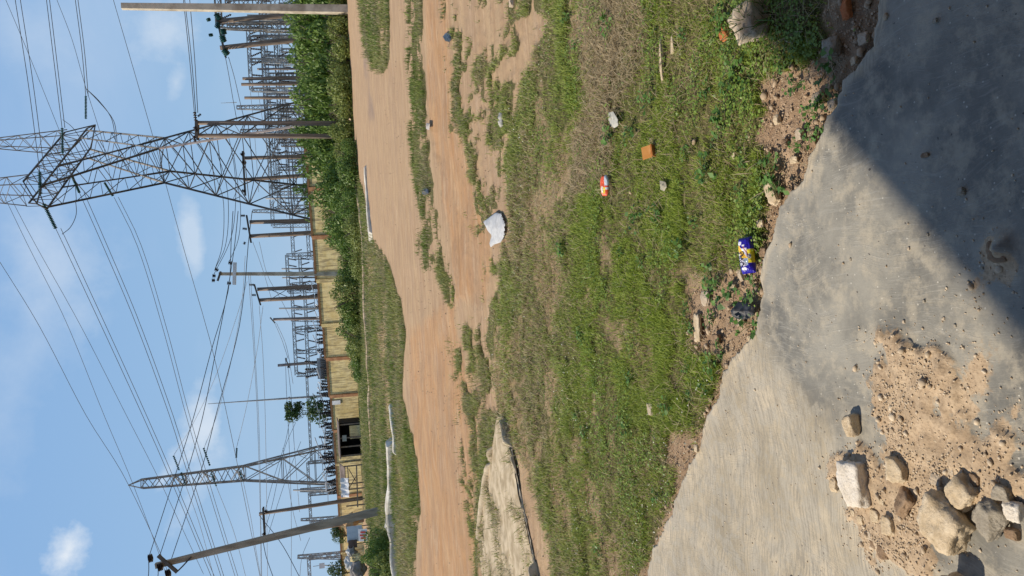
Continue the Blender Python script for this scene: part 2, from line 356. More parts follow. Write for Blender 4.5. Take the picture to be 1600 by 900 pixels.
aprm = sstep(-.09, .11, apr+(fbm(sx*5, sy*5, 103, 5, .65)-.5)*.32)
lip = 1-sstep(0, .035, off[:, None]+0*sx+(fbm(sx*6, sy*6, 104, 4)-.5)*.09)
dust = np.clip(aprm*.75+lip*.8, 0, 1)
m, nt, b, o_ = newmat('floated_concrete'); T = NT(nt)
vc = T.n('ShaderNodeVertexColor', layer_name='col'); sp_ = T.n('ShaderNodeSeparateColor'); nt.links.new(vc.outputs[0], sp_.inputs[0])
n1 = T.noise(3.2, 7, .62); n2 = T.noise(14, 7, .7); n3 = T.noise(90, 5, .7)
gcol = T.mix(T.ramp(n1, .32, .68), c4((.145, .14, .124)), c4((.32, .30, .252)))
gcol = T.mix(T.math('MULTIPLY', T.ramp(n2, .44, .64), .62), gcol, c4((.45, .395, .30)))
dn_ = T.n('ShaderNodeTexNoise'); dn_.inputs['Scale'].default_value = 1.7; dn_.inputs['Detail'].default_value = 2; nt.links.new(T.geo(), dn_.inputs[0]); dv = T.n('ShaderNodeVectorMath', operation='MULTIPLY_ADD'); nt.links.new(dn_.outputs['Color'], dv.inputs[0]); dv.inputs[1].default_value = (.35, .35, 0); nt.links.new(T.geo(), dv.inputs[2]); DV = dv.outputs[0]
s1 = T.noise(13, 5, .75, scl=(12, .8, 1), rot=(0, 0, radians(38)), vec=DV); s2 = T.noise(11, 5, .75, scl=(11, .8, 1), rot=(0, 0, radians(-22)), vec=DV)
s3 = T.noise(14, 6, .8, scl=(.9, 10, 1), rot=(0, 0, radians(20)), vec=DV)
scr = T.math('MULTIPLY', T.ramp(s1, .52, .62), T.ramp(T.noise(2.1, 3, .6), .40, .55)); scr2 = T.math('MULTIPLY', T.ramp(s2, .53, .63), T.ramp(T.noise(2.9, 3, .5), .42, .58))
gcol = T.mix(T.math('MULTIPLY', T.math('MAXIMUM', scr, scr2), .35), gcol, c4((.42, .40, .35)))
vo = T.n('ShaderNodeTexVoronoi', feature='F1'); vo.inputs['Scale'].default_value = 34; nt.links.new(T.geo(), vo.inputs[0])
spk = T.math('LESS_THAN', vo.outputs['Distance'], .085)
stn = T.ramp(T.noise(7.5, 8, .75), .56, .66)
gcol = T.mix(T.math('MULTIPLY', stn, .3), gcol, c4((.10, .095, .085)))
vo3 = T.n('ShaderNodeTexVoronoi', feature='F1'); vo3.inputs['Scale'].default_value = 23; nt.links.new(DV, vo3.inputs[0])
gcol = T.mix(T.math('MULTIPLY', T.math('LESS_THAN', vo3.outputs['Distance'], .06), .8), gcol, c4((.06, .05, .045)))
gcol = T.mix(T.math('MULTIPLY', spk, .75), gcol, c4((.58, .55, .47)))
vo2 = T.n('ShaderNodeTexVoronoi', feature='F1'); vo2.inputs['Scale'].default_value = 17; nt.links.new(T.geo(), vo2.inputs[0])
acol = T.mix(T.ramp(n1, .3, .7), c4((.40, .33, .22)), c4((.60, .50, .355)))
acol = T.mix(T.math('MULTIPLY', T.ramp(n2, .45, .58), .6), acol, c4((.38, .355, .30)))
acol = T.mix(T.math('MULTIPLY', T.ramp(s3, .49, .57), .7), acol, c4((.24, .21, .165)))
acol = T.mix(T.math('MULTIPLY', T.math('LESS_THAN', vo2.outputs['Distance'], .07), .8), acol, c4((.10, .08, .065)))
col_ = T.mix(sp_.outputs[0], gcol, acol)
sand = T.mix(T.ramp(n2, .3, .7), c4((.38, .27, .165)), c4((.54, .41, .27)))
sand = T.mix(T.math('MULTIPLY', T.ramp(n3, .48, .6), .6), sand, c4((.27, .19, .12)))
smk = T.ramp(T.math('ADD', sp_.outputs[1], T.math('MULTIPLY', T.math('SUBTRACT', n3, .5), .8)), .35, .6)
col_ = T.mix(smk, col_, sand)
T.set(b.inputs['Base Color'], col_); b.inputs['Roughness'].default_value = .72; b.inputs['Specular IOR Level'].default_value = .3
T.bump(b, T.math('ADD', T.math('ADD', n3, T.math('MULTIPLY', s3, T.math('MULTIPLY', sp_.outputs[0], -1.5))), T.math('MULTIPLY', scr, .6)), .45, .003)
tag(gridmesh('pavement', sx, sy, sz, np.stack([dust, sandm, 0*dust, 1+0*dust], -1), m), kind='structure')
def slabz(x, y): return .045-max(0, min(.35, float(sdist(np.array([x]), np.array([y]), APRON)[0])+.01))*.07
# ------------------------------------------------------------------ grass
def blades(name, x, y, z, h, w, yaw, lean, bend, col, m, parent=None):
    n = len(x); me = bpy.data.meshes.new(name)
    dx = np.cos(yaw); dy = np.sin(yaw); px = -dy; py = dx
    ang1 = lean; ang2 = lean+bend
    m1 = np.stack([x+dx*np.sin(ang1)*h*.5, y+dy*np.sin(ang1)*h*.5, z+np.cos(ang1)*h*.5], -1)
    tip = m1+np.stack([dx*np.sin(ang2)*h*.5, dy*np.sin(ang2)*h*.5, np.maximum(np.cos(ang2), -.6)*h*.5], -1)
    tip[:, 2] = np.maximum(tip[:, 2], z+.002)
    P = np.stack([px, py, 0*px], -1)*w[:, None]*.5; b0 = np.stack([x, y, z-.004], -1)
    V = np.stack([b0-P, b0+P, m1+P*.85, m1-P*.85, tip], 1).reshape(-1, 3)
    me.vertices.add(5*n); me.vertices.foreach_set('co', V.astype(np.float32).ravel())
    k = np.arange(n)*5
    lp = np.stack([k, k+1, k+2, k+3, k+3, k+2, k+4], -1)
    me.loops.add(7*n); me.loops.foreach_set('vertex_index', lp.astype(np.int32).ravel()); me.polygons.add(2*n)
    ls = np.stack([np.arange(n)*7, np.arange(n)*7+4], -1).ravel(); lt = np.tile([4, 3], n)
    me.polygons.foreach_set('loop_start', ls.astype(np.int32)); me.polygons.foreach_set('loop_total', lt.astype(np.int32)); me.update(calc_edges=True)
    ca = me.color_attributes.new('col', 'FLOAT_COLOR', 'POINT')
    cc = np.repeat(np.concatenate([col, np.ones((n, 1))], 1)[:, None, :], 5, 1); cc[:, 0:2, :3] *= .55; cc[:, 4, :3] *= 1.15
    ca.data.foreach_set('color', cc.astype(np.float32).ravel()); me.materials.append(m)
    o = bpy.data.objects.new(name, me); COL.objects.link(o); o.parent = parent; return o
grassmat = vcolmat('grass_blade', .6, .35, .3)
def scatter(n, r0, r1, a0=-27, a1=26):
    r = np.exp(RNG.uniform(np.log(r0), np.log(r1), n)); a = np.radians(RNG.uniform(a0, a1, n)); return np.sin(a)*r, np.cos(a)*r, r
def mixc(a, b_, t): return np.array(a)[None, :]*(1-t[:, None])+np.array(b_)[None, :]*t[:, None]
# near field
x, y, r = scatter(680000, 2.0, 10.5)
g = grassiness(x, y); k = (g > RNG.uniform(.12, .95, len(x))) & (sdist(x, y, SLABPOLY) < -.01)
clump = fbm(x*4.5, y*4.5, 131, 4, .6); k &= (RNG.uniform(0, 1, len(x)) < .16+1.1*sstep(.42, .56, clump))
keep = sdist(x, y, FIELD) > -.15; k &= (keep | (r > 6))
x, y, r, clump = x[k], y[k], r[k], clump[k]; n = len(x)
STRAW = gp([(975, -100), (930, -60), (900, 40), (915, 130), (900, 230), (895, 300), (930, 290), (965, 330), (960, 200), (1000, 120), (1010, 40), (1010, -100)])
dry = fbm(x*1.7, y*1.7, 141, 5, .6); dryz = sstep(.44, .60, dry)*.46+.05
strawz = soft(x, y, STRAW, .02, .03); dryz = np.clip(dryz+.75*strawz, 0, 1)
near = 1-sstep(4.2, 6.0, r)          # lusher green close to the slab
dryz = np.clip(dryz-.22*near*(1-strawz)+.10*(1-near), 0, 1)
isdry = RNG.uniform(0, 1, n) < dryz
green = mixc((.17, .26, .025), (.37, .46, .065), RNG.uniform(0, 1, n)); olive = mixc((.19, .25, .04), (.40, .44, .12), RNG.uniform(0, 1, n))
tt = np.clip(near*.8-.05+RNG.uniform(-.25, .25, n)+.5*(fbm(x*1.3, y*1.3, 151, 3)-.5), 0, 1)
gcolr = olive*(1-tt[:, None])+green*tt[:, None]
gcolr[(RNG.uniform(0, 1, n) < .04)] = (.33, .36, .20)
dc = mixc((.34, .26, .14), (.50, .41, .25), RNG.uniform(0, 1, n)); colr = np.where(isdry[:, None], dc, gcolr)
tall = sstep(.45, .65, fbm(x*2.3, y*2.3, 161, 4))
h = (RNG.uniform(.012, .030, n)+.026*tall*RNG.uniform(.2, 1, n))*(1+.55*sstep(3.6, 6, r)); h = np.where(isdry, h*1.25, h)
w = RNG.uniform(.0018, .0034, n)*np.maximum(1, r/3.2)
lean = RNG.uniform(.15, 1.25, n)+np.where(isdry, .3, 0); bend = RNG.uniform(.1, 1.0, n)
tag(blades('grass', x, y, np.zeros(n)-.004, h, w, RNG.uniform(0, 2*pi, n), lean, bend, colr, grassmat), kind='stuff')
# lying straw
x, y, r = scatter(60000, 2.1, 8.5)
s_ = soft(x, y, STRAW, .02, .03)*.9+.10*sstep(.5, .6, fbm(x*2, y*2, 171, 4))+.015
k = (RNG.uniform(0, 1, len(x)) < s_) & (soft(x, y, FIELD) > .5) & (sdist(x, y, SLABPOLY) < -.02); x, y, r = x[k], y[k], r[k]; n = len(x)
dc = mixc((.36, .27, .15), (.58, .48, .31), RNG.uniform(0, 1, n))
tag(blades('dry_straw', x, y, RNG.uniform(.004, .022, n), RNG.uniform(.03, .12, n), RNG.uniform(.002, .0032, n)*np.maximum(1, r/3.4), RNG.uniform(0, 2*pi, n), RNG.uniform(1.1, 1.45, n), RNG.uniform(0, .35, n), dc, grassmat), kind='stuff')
# tufts in the mid distance and the verge
x, y, r = scatter(420000, 8, 62, -30, 24)
g = grassiness(x, y)
cl = fbm(x*2.0, y*2.0, 181, 4, .6)
k = (g > RNG.uniform(.2, .9, len(x))) & (RNG.uniform(0, 1, len(x)) < .3+sstep(.4, .55, cl)); x, y, r, cl = x[k], y[k], r[k], cl[k]; n = len(x)
dry = sstep(.40, .62, fbm(x*.55, y*.8, 191, 5, .6)); isdry = RNG.uniform(0, 1, n) < dry*.6+.08
gc = mixc((.09, .15, .022), (.22, .28, .055), np.clip(RNG.uniform(0, 1, n), 0, 1)); gc2 = mixc((.22, .25, .06), (.34, .35, .12), RNG.uniform(0, 1, n))
v1 = (sstep(.42, .56, fbm(x*.35, y*.45, 195, 5, .6)))[:, None]; gc = gc*(1-v1)+gc2*v1
dc = mixc((.30, .25, .13), (.46, .40, .23), RNG.uniform(0, 1, n)); colr = np.where(isdry[:, None], dc, gc)
h = RNG.uniform(.04, .13, n)*np.clip(r/14, .7, 2.2)*(.6+.8*cl); w = RNG.uniform(.0022, .004, n)*r/4.5
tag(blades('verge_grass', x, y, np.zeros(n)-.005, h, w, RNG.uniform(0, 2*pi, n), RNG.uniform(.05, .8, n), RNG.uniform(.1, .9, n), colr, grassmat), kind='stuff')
# ---- small broad leaves among the grass
def leafcloud(name, c, nrm, size, col, m, parent=None, aspect=.55):
    n = len(c); t = np.cross(nrm, RNG.normal(size=(n, 3))); t /= np.linalg.norm(t, axis=1)[:, None]+1e-9; s2_ = np.cross(nrm, t)
    a = t*size[:, None]*.5; b_ = s2_*size[:, None]*.5*aspect
    V = np.stack([c-a, c+b_*.9-a*.1, c+a, c-b_*.9-a*.1], 1).reshape(-1, 3)
    me = bpy.data.meshes.new(name); me.vertices.add(4*n); me.vertices.foreach_set('co', V.astype(np.float32).ravel())
    me.loops.add(4*n); me.loops.foreach_set('vertex_index', np.arange(4*n, dtype=np.int32)); me.polygons.add(n)
    me.polygons.foreach_set('loop_start', np.arange(0, 4*n, 4, dtype=np.int32)); me.polygons.foreach_set('loop_total', np.full(n, 4, np.int32)); me.update(calc_edges=True)
    ca = me.color_attributes.new('col', 'FLOAT_COLOR', 'POINT'); cc = np.repeat(np.concatenate([col, np.ones((n, 1))], 1), 4, 0); ca.data.foreach_set('color', cc.astype(np.float32).ravel())
    me.materials.append(m); o = bpy.data.objects.new(name, me); COL.objects.link(o); o.parent = parent; return o
leafmat = vcolmat('leaf', .5, .3, .4)
x, y, r = scatter(120000, 2.0, 7)
cl = fbm(x*3.5, y*3.5, 201, 5, .65)
k = (soft(x, y, FIELD) > .5) & (sdist(x, y, SLABPOLY) < -.02) & (RNG.uniform(0, 1, len(x)) < sstep(.50, .66, cl)*(1-.6*sstep(4.2, 6.5, r))*(.06+.94*(grassiness(x, y) > .3))*(1-.92*np.maximum.reduce([soft(x, y, s_, .02, .03) for s_ in SOIL])))
x, y, r = x[k], y[k], r[k]; n = len(x)
nr = np.stack([RNG.normal(0, .35, n), RNG.normal(0, .35, n), np.ones(n)], -1); nr /= np.linalg.norm(nr, axis=1)[:, None]
tag(leafcloud('ground_cover', np.stack([x, y, RNG.uniform(.005, .04, n)], -1), nr, RNG.uniform(.006, .015, n), mixc((.09, .17, .02), (.26, .36, .06), RNG.uniform(0, 1, n)), leafmat, aspect=1.1), kind='stuff')
# ---- gravel and crumbs
def pebbles(name, x, y, z, s, col, m):
    V0 = np.array([(1, 0, 0), (-1, 0, 0), (0, 1, 0), (0, -1, 0), (0, 0, 1), (0, 0, -1)], float); F0 = np.array([(0, 2, 4), (2, 1, 4), (1, 3, 4), (3, 0, 4), (2, 0, 5), (1, 2, 5), (3, 1, 5), (0, 3, 5)])
    # subdivided once
    vs = [tuple(v) for v in V0]; mp_ = {}; fs = []
    def mid(a, b_):
        k_ = (min(a, b_), max(a, b_))
        if k_ not in mp_:
            p = (np.array(vs[a])+np.array(vs[b_])); p /= np.linalg.norm(p); vs.append(tuple(p)); mp_[k_] = len(vs)-1
        return mp_[k_]
    for a, b_, c in F0:
        d, e, f = mid(a, b_), mid(b_, c), mid(c, a); fs += [(a, d, f), (d, b_, e), (f, e, c), (d, e, f)]
    B = np.array(vs); F = np.array(fs); n = len(x); nb = len(B)
    sc3 = s[:, None]*RNG.uniform(.6, 1.2, (n, 3)); sc3[:, 2] *= .7
    V = B[None]*sc3[:, None, :]*RNG.uniform(.72, 1.15, (n, nb, 1)); an = RNG.uniform(0, 2*pi, n); ca_, sa = np.cos(an)[:, None], np.sin(an)[:, None]
    X = V[:, :, 0]*ca_-V[:, :, 1]*sa+x[:, None]; Y = V[:, :, 0]*sa+V[:, :, 1]*ca_+y[:, None]; Z = V[:, :, 2]+(z+s*.3)[:, None]
    me = bpy.data.meshes.new(name); me.vertices.add(n*nb); me.vertices.foreach_set('co', np.stack([X, Y, Z], -1).astype(np.float32).ravel())
    FF = (F[None]+(np.arange(n)*nb)[:, None, None]).reshape(-1, 3)
    me.loops.add(FF.size); me.loops.foreach_set('vertex_index', FF.astype(np.int32).ravel()); me.polygons.add(len(FF))
    me.polygons.foreach_set('loop_start', np.arange(0, FF.size, 3, dtype=np.int32)); me.polygons.foreach_set('loop_total', np.full(len(FF), 3, np.int32)); me.update(calc_edges=True)
    ca = me.color_attributes.new('col', 'FLOAT_COLOR', 'POINT'); cc = np.repeat(np.concatenate([col, np.ones((n, 1))], 1), nb, 0); ca.data.foreach_set('color', cc.astype(np.float32).ravel())
    me.materials.append(m); o = bpy.data.objects.new(name, me); COL.objects.link(o); return o
m, nt, b, o_ = newmat('pebble'); T = NT(nt); a = T.n('ShaderNodeVertexColor', layer_name='col').outputs[0]
T.set(b.inputs['Base Color'], T.mix(T.ramp(T.noise(120, 4, .6), .3, .7), a, T.mix(.5, a, c4((.5, .42, .32))))); b.inputs['Roughness'].default_value = .95
pebmat = m
x, y, r = scatter(60000, 1.9, 5.2)
so_ = np.maximum.reduce([soft(x, y, s_, .02, .04) for s_ in SOIL]); e = sdist(x, y, SLABPOLY)
pr_ = np.maximum(so_*.36, .4*(e > -.12)); k = (e < -.015) & (RNG.uniform(0, 1, len(x)) < pr_+.012) ; x, y = x[k], y[k]; n = len(x)
s_ = RNG.uniform(.002, .0055, n)*(1+2.4*(RNG.uniform(0, 1, n) < .04))
tag(pebbles('gravel', x, y, np.zeros(n)-.006, s_, mixc((.30, .205, .125), (.47, .35, .23), RNG.uniform(0, 1, n)), pebmat), kind='stuff')
x = RNG.uniform(-1.6, .9, 110000); y = RNG.uniform(1.2, 3.0, 110000); wb = (fbm(x*11, y*11, 97, 5, .62)-.5)*.24
i1 = sdist(x, y, SAND)+wb; i2 = sdist(x, y, SAND2)+wb; i3 = sdist(x, y, SAND3)+wb; ii = np.maximum(np.maximum(i1, i2-.03), i3-.02)
k = (RNG.uniform(0, 1, len(x)) < np.where(ii > 0, .12+.55*sstep(0, .06, ii)*sstep(.35, .6, fbm(x*7, y*7, 333, 4)), .004+.25*np.exp(ii/.03))) & (sdist(x, y, SLABPOLY) > .03); x, y = x[k], y[k]; n = len(x)
zz = .045-np.clip(sdist(x, y, APRON)+.01, 0, .35)*.07+sandh(x, y)+(fbm(x*2, y*2, 95, 3)-.5)*.012
s_ = RNG.uniform(.0014, .0042, n)*(1+1.8*(RNG.uniform(0, 1, n) < .05))
tag(pebbles('sand_and_grit', x, y, zz, s_, mixc((.34, .24, .145), (.66, .54, .39), RNG.uniform(0, 1, n)), pebmat), kind='stuff')
# clods on the dirt road
x, y, r = scatter(7000, 5.5, 24); k = (grassiness(x, y) < .25) & (RNG.uniform(0, 1, len(x)) < .03+.6*sstep(.56, .66, fbm(x*1.1, y*.7, 222, 4, .6))); x, y, r = x[k], y[k], r[k]; n = len(x)
tag(pebbles('road_clods', x, y, np.zeros(n)-.004, RNG.uniform(.003, .011, n)*(r/9)**.5, mixc((.20, .13, .08), (.52, .38, .25), RNG.uniform(0, 1, n)), pebmat), kind='stuff')
# ------------------------------------------------------------------ rocks
def rockmat(name, c1, c2, sc_=14):
    m, nt, b, o = newmat(name); T = NT(nt)
    v = T.ramp(T.noise(sc_, 8, .7), .35, .65); f = T.ramp(T.noise(sc_*9, 4, .7), .5, .7)
    T.set(b.inputs['Base Color'], T.mix(T.math('MULTIPLY', f, .45), T.mix(v, c4(c1), c4(c2)), c4(tuple(q*.5 for q in c1)))); b.inputs['Roughness'].default_value = .92; b.inputs['Specular IOR Level'].default_value = .15
    T.bump(b, T.math('ADD', T.noise(sc_*2, 7, .7), T.noise(sc_*10, 4, .7)), .7, .006); return m
r_tan = rockmat('sandcrete', (.50, .385, .245), (.68, .56, .40)); r_white = rockmat('chalky_rubble', (.66, .58, .47), (.82, .75, .65)); r_grey = rockmat('grey_rubble', (.30, .26, .20), (.43, .38, .30)); r_pale = rockmat('pale_sandcrete', (.44, .35, .25), (.60, .50, .38)); r_brown = rockmat('clay_lump', (.22, .145, .09), (.36, .25, .16)); r_brick = rockmat('fired_brick', (.42, .13, .05), (.55, .22, .09))
def rock(name, X, Y, dx, dy, hz, m, label=None, cat='rubble', group=None, seed=0, yaw=0, z=None, box=.58, tilt=0):
    """size in photo px across (dx along photo X, dy along photo Y) turned into metres on the ground"""
    g0 = G(X, Y, .02+hz*.36); dist = math.sqrt(g0[0]**2+g0[1]**2+EYE**2); su = dist/FOC
    q_ = 1. if dx < 20 else .9; wx = dy*su*.84*q_; wy = dx*su*.95*q_; hz = hz*.8
    if wy > 1.6*wx and dx < dy*1.7: wy = 1.6*wx
    onslab = float(sdist(np.array([g0[0]]), np.array([g0[1]]), SLABPOLY)[0]) > 0
    zb = (slabz(g0[0], g0[1]) if onslab else 0.0) if z is None else z
    me = bpy.data.meshes.new(name); import bmesh
    bm = bmesh.new(); bmesh.ops.create_icosphere(bm, subdivisions=4, radius=1)
    rs = np.random.default_rng(seed+100); planes = []
    for _ in range(11):
        v = rs.normal(size=3); v /= np.linalg.norm(v); planes.append((Vector(v), rs.uniform(.56, .9)))
    for s3 in ((1, 0, 0), (-1, 0, 0), (0, 1, 0), (0, -1, 0), (0, 0, 1), (0, 0, -1)): planes.append((Vector(s3), box+rs.uniform(.0, .12)))
    from mathutils import noise
    for v in bm.verts:
        p = v.co.normalized(); rad = min([d/max(p.dot(nv), 1e-3) for nv, d in planes if p.dot(nv) > .05]+[1.25])
        nn = noise.fractal(p*2.2+Vector((seed*3.1, 0, 0)), 1, 2, 5)*.07+noise.fractal(p*6+Vector((0, seed*2.7, 0)), 1, 2, 4)*.06
        v.co = p*(rad+nn)
    xs = [v.co.x for v in bm.verts]; ys = [v.co.y for v in bm.verts]; zs = [v.co.z for v in bm.verts]
    for v in bm.verts: v.co = Vector((v.co.x/(max(xs)-min(xs))*wx, v.co.y/(max(ys)-min(ys))*wy, v.co.z/(max(zs)-min(zs))*hz))
    bm.to_mesh(me); bm.free()
    for p in me.polygons: p.use_smooth = True
    me.materials.append(m); o = bpy.data.objects.new(name, me); COL.objects.link(o)
    o.location = (g0[0], g0[1], zb+hz*.40); o.rotation_euler = (tilt, 0, yaw)
    return tag(o, label, cat, group)
rock('rubble_chunk', 1342, 755, 62, 86, .075, r_white, 'white chalky rubble chunk lying alone beside the sand patch', seed=1, yaw=.15)
rock('broken_brick', 1339, 663, 27, 44, .05, r_tan, 'rounded half brick of tan sandcrete on the smooth grey slab', 'brick', seed=2, box=.6, yaw=.1)
rock('rubble_chunk', 1413, 734, 44, 48, .05, r_tan, 'tan rounded rubble chunk just right of the white chunk', seed=3)
rock('rubble_chunk', 1487, 812, 78, 88, .095, r_tan, 'largest blocky sandcrete rubble chunk in the pile', seed=4, yaw=-.5, box=.56)
rock('rubble_chunk', 1514, 770, 44, 62, .065, r_tan, 'long tan rubble chunk touching the largest one on its right', seed=5, yaw=-.7)
rock('rubble_chunk', 1560, 806, 48, 62, .06, r_grey, 'grey tan oblong rubble chunk between the largest one and the frame edge', seed=6, yaw=-.6)
rock('rubble_chunk', 1580, 768, 28, 30, .045, r_grey, 'small dark grey rubble lump beyond the oblong chunk', seed=7)
rock('rubble_chunk', 1598, 797, 32, 34, .04, r_white, 'small pale rubble lump cut by the near edge of the view', seed=8)
rock('rubble_chunk', 1424, 782, 40, 52, .04, r_brown, 'flat dark rubble slab leaning against the largest chunk', seed=9, yaw=-.7, tilt=-.5, box=.45)
rock('rubble_chunk', 1400, 820, 24, 36, .035, r_tan, 'squat tan lump on the sand below the white chunk', seed=10)
rock('rubble_chunk', 1478, 748, 20, 22, .03, r_pale, 'small pale angular stone at the top of the rubble pile', seed=12)
rock('rubble_chunk', 1419, 698, 16, 16, .022, r_tan, 'small round stone in the sand above the rubble pile', seed=14)
rock('tile_shard', 1440, 677, 30, 14, .014, r_brick, 'flat reddish tile shard lying on the sand', 'tile', seed=15, box=.42)
for i, (X, Y, a_, b_, h_) in enumerate([(1378, 805, 18, 22, .025), (1366, 836, 15, 18, .022), (1388, 862, 18, 22, .025), (1352, 812, 13, 15, .02), (1508, 716, 14, 16, .02), (1540, 748, 17, 20, .03), (1308, 757, 15, 26, .022), (1455, 715, 10, 12, .015), (1372, 848, 12, 14, .02), (1390, 780, 13, 15, .018), (1500, 735, 12, 14, .018), (1595, 832, 20, 20, .03), (1340, 800, 10, 12, .015), (1412, 850, 11, 12, .014), (1450, 735, 11, 13, .015), (1475, 690, 9, 10, .012), (1408, 640, 9, 10, .012), (1398, 575, 8, 9, .011), (1440, 605, 9, 10, .01)]):
    rock('sandcrete_crumb', X, Y, a_, b_, h_, [r_tan, r_pale, r_brown][i % 3], 'small tan crumb among the sand and rubble on the slab', 'crumb', 'crumbs around the rubble pile', seed=20+i)
rock('pebble', 1514, 299, 13, 14, .016, r_grey, 'round grey pebble alone on the shaded slab', 'pebble', seed=50)
rock('pebble', 1458, 242, 15, 8, .008, r_brown, 'thin dark chip lying on the shaded slab', 'stone chip', seed=51)
rock('pebble', 1474, 33, 8, 8, .01, r_grey, 'tiny pebble on the shaded slab near the top edge', 'pebble', seed=52)
for i, (X, Y) in enumerate([(1487, 497), (1456, 470), (1505, 508), (1424, 502), (1462, 366), (1340, 405), (1432, 388), (1548, 418)]):
    rock('pebble', X, Y, 5, 6, .007, r_pale if i % 3 == 0 else r_grey, 'tiny pale pebble on the sunlit grey slab', 'pebble', 'tiny pebbles on the sunlit slab', seed=60+i)
rock('clay_heap', 1572, 392, 34, 40, .03, r_brown, 'small crumbly reddish clay heap at the shadow edge on the slab', 'clay heap', seed=70)
rock('rubble_chunk', 1160, 34, 60, 74, .16, r_pale, 'pale upright block behind a grass tuft, half in shadow', 'stone', seed=71, box=.55)
rock('brick_piece', 1124, 50, 18, 30, .04, r_brick, 'orange brick piece beside the pale block in grass', 'brick', seed=72)
rock('brick_piece', 1312, 14, 18, 34, .03, r_brick, 'orange brick piece in the shaded soil by the slab', 'brick', seed=73)
rock('rubble_chunk', 1290, 72, 30, 34, .05, r_grey, 'rough grey stone in the shaded soil near the slab edge', 'stone', seed=74)
rock('rubble_chunk', 1268, 155, 24, 26, .035, r_tan, 'tan stone on the bare soil at the shadow border', 'stone', seed=75)
rock('rubble_chunk', 1293, 163, 18, 20, .03, r_pale, 'pale stone touching the slab edge at the shadow border', 'stone', seed=76)
rock('rubble_chunk', 1205, 187, 14, 18, .022, r_tan, 'knobbly tan clod on bare soil among weeds', 'clod', seed=77)
rock('rubble_chunk', 1199, 302, 24, 50, .035, r_tan, 'long brown clay lump at the slab edge above the blue wrapper', 'clod', seed=78, yaw=.5)
rock('rubble_chunk', 1140, 244, 10, 12, .02, r_tan, 'small tan stone alone in the green grass', 'stone', seed=79)
rock('rubble_chunk', 1095, 467, 26, 32, .03, r_pale, 'pale cracked sandcrete slab in the bare patch left of the wrapper', 'sandcrete slab', seed=80, box=.55)
rock('rubble_chunk', 1083, 514, 22, 62, .02, r_tan, 'flat tan clay slab lying beside the pale cracked one', 'clay slab', seed=81, box=.45)
rock('rubble_chunk', 1112, 532, 22, 24, .025, r_brown, 'brown clod at the middle of the bare patch', 'clod', seed=82)
rock('rubble_chunk', 1027, 96, 9, 78, .02, r_tan, 'long thin tan clay strip lying in the dry grass', 'clay strip', seed=83)
rock('rubble_chunk', 1044, 70, 10, 32, .015, r_tan, 'short tan clay strip next to the long one', 'clay strip', seed=84)
rock('rubble_chunk', 795, 2, 9, 22, .05, r_pale, 'pale stone at the roadside near the right of the view', 'stone', seed=85)
rock('rubble_chunk', 1505, 930, 50, 60, .13, r_tan, 'tall rubble chunk just outside the corner of the slab view', seed=86)
for i, (X, Y) in enumerate([(1092, 700), (1055, 782), (1010, 640), (1232, 250), (1218, 225), (1240, 210), (1180, 350), (1185, 395), (1150, 430), (1138, 450), (1225, 300), (1340, 60), (1325, 95), (1262, 222), (1150, 500), (1165, 530)]):
    rock('soil_clod', X, Y, 12+i % 4*3, 14+i % 3*4, .015+.004*(i % 3), [r_tan, r_brown, r_pale][i % 3], 'small clod of dry soil along the slab edge', 'clod', 'soil clods along the slab edge', seed=90+i)
# ------------------------------------------------------------------ litter
def plastic(name, c, rough=.35, tr=0.):
    m, nt, b, o = newmat(name); T = NT(nt); T.set(b.inputs['Base Color'], T.mix(T.ramp(T.noise(30, 4, .6), .4, .6), c4(c), c4(tuple(q*.82 for q in c)))); b.inputs['Roughness'].default_value = rough; b.inputs['Specular IOR Level'].default_value = .5
    T.bump(b, T.noise(45, 5, .6), .5, .004)
    return m
def crumple(name, X, Y, outline, hz, m, label, cat, seed=0, z=.02, amp=.5):
    """thin crumpled sheet: outline in photo px offsets around (X, Y)"""
    P = [G(X+a, Y+b_, z)[:2] for a, b_ in outline]; xs = [p[0] for p in P]; ys = [p[1] for p in P]; c0 = G(X, Y, z)
    k = 46; U, V = np.meshgrid(np.linspace(min(xs), max(xs), k), np.linspace(min(ys), max(ys), k)); s = sdist(U, V, P)
    L_ = max(max(xs)-min(xs), max(ys)-min(ys))
    Z = z+hz*np.sqrt(np.clip(s/(L_*.22), 0, 1))*(1-amp+amp*2*np.abs(fbm(U/L_*3, V/L_*3, 300+seed, 3, .5)-.5)*2.6)
    mb = MB(); idx = -np.ones((k, k), int)
    for i in range(k):
        for j in range(k): idx[i, j] = len(mb.v); mb.v.append((U[i, j]-c0[0], V[i, j]-c0[1], Z[i, j]-z))
    lim = -(ys and (max(xs)-min(xs))/k*.6)
    for i in range(k-1):
        for j in range(k-1):
            if s[i:i+2, j:j+2].mean() > 0: mb.f.append((idx[i, j], idx[i, j+1], idx[i+1, j+1], idx[i+1, j]))
    o = mb.build(name, m, smooth=True); o.location = c0
    import bmesh
    bm = bmesh.new(); bm.from_mesh(o.data); bmesh.ops.delete(bm, geom=[v for v in bm.verts if not v.link_faces], context='VERTS'); bm.to_mesh(o.data); bm.free()
    return tag(o, label, cat)
crumple('plastic_bag', 773, 360, [(-17, -14), (-6, -22), (2, -28), (10, -26), (16, -10), (15, 8), (10, 18), (0, 22), (-6, 26), (-8, 20), (-4, 8), (-12, -2)], .05, plastic('white_film', (.55, .54, .52), .5), 'crumpled white plastic bag on the orange dirt road', 'plastic bag', 1)
crumple('plastic_bag', 700, 58, [(-6, -2), (-3, -7), (4, -5), (6, 2), (3, 8), (-4, 6)], .07, plastic('black_film', (.02, .022, .022), .3), 'black plastic bag scrap against grass tufts by the track', 'plastic bag', 2)
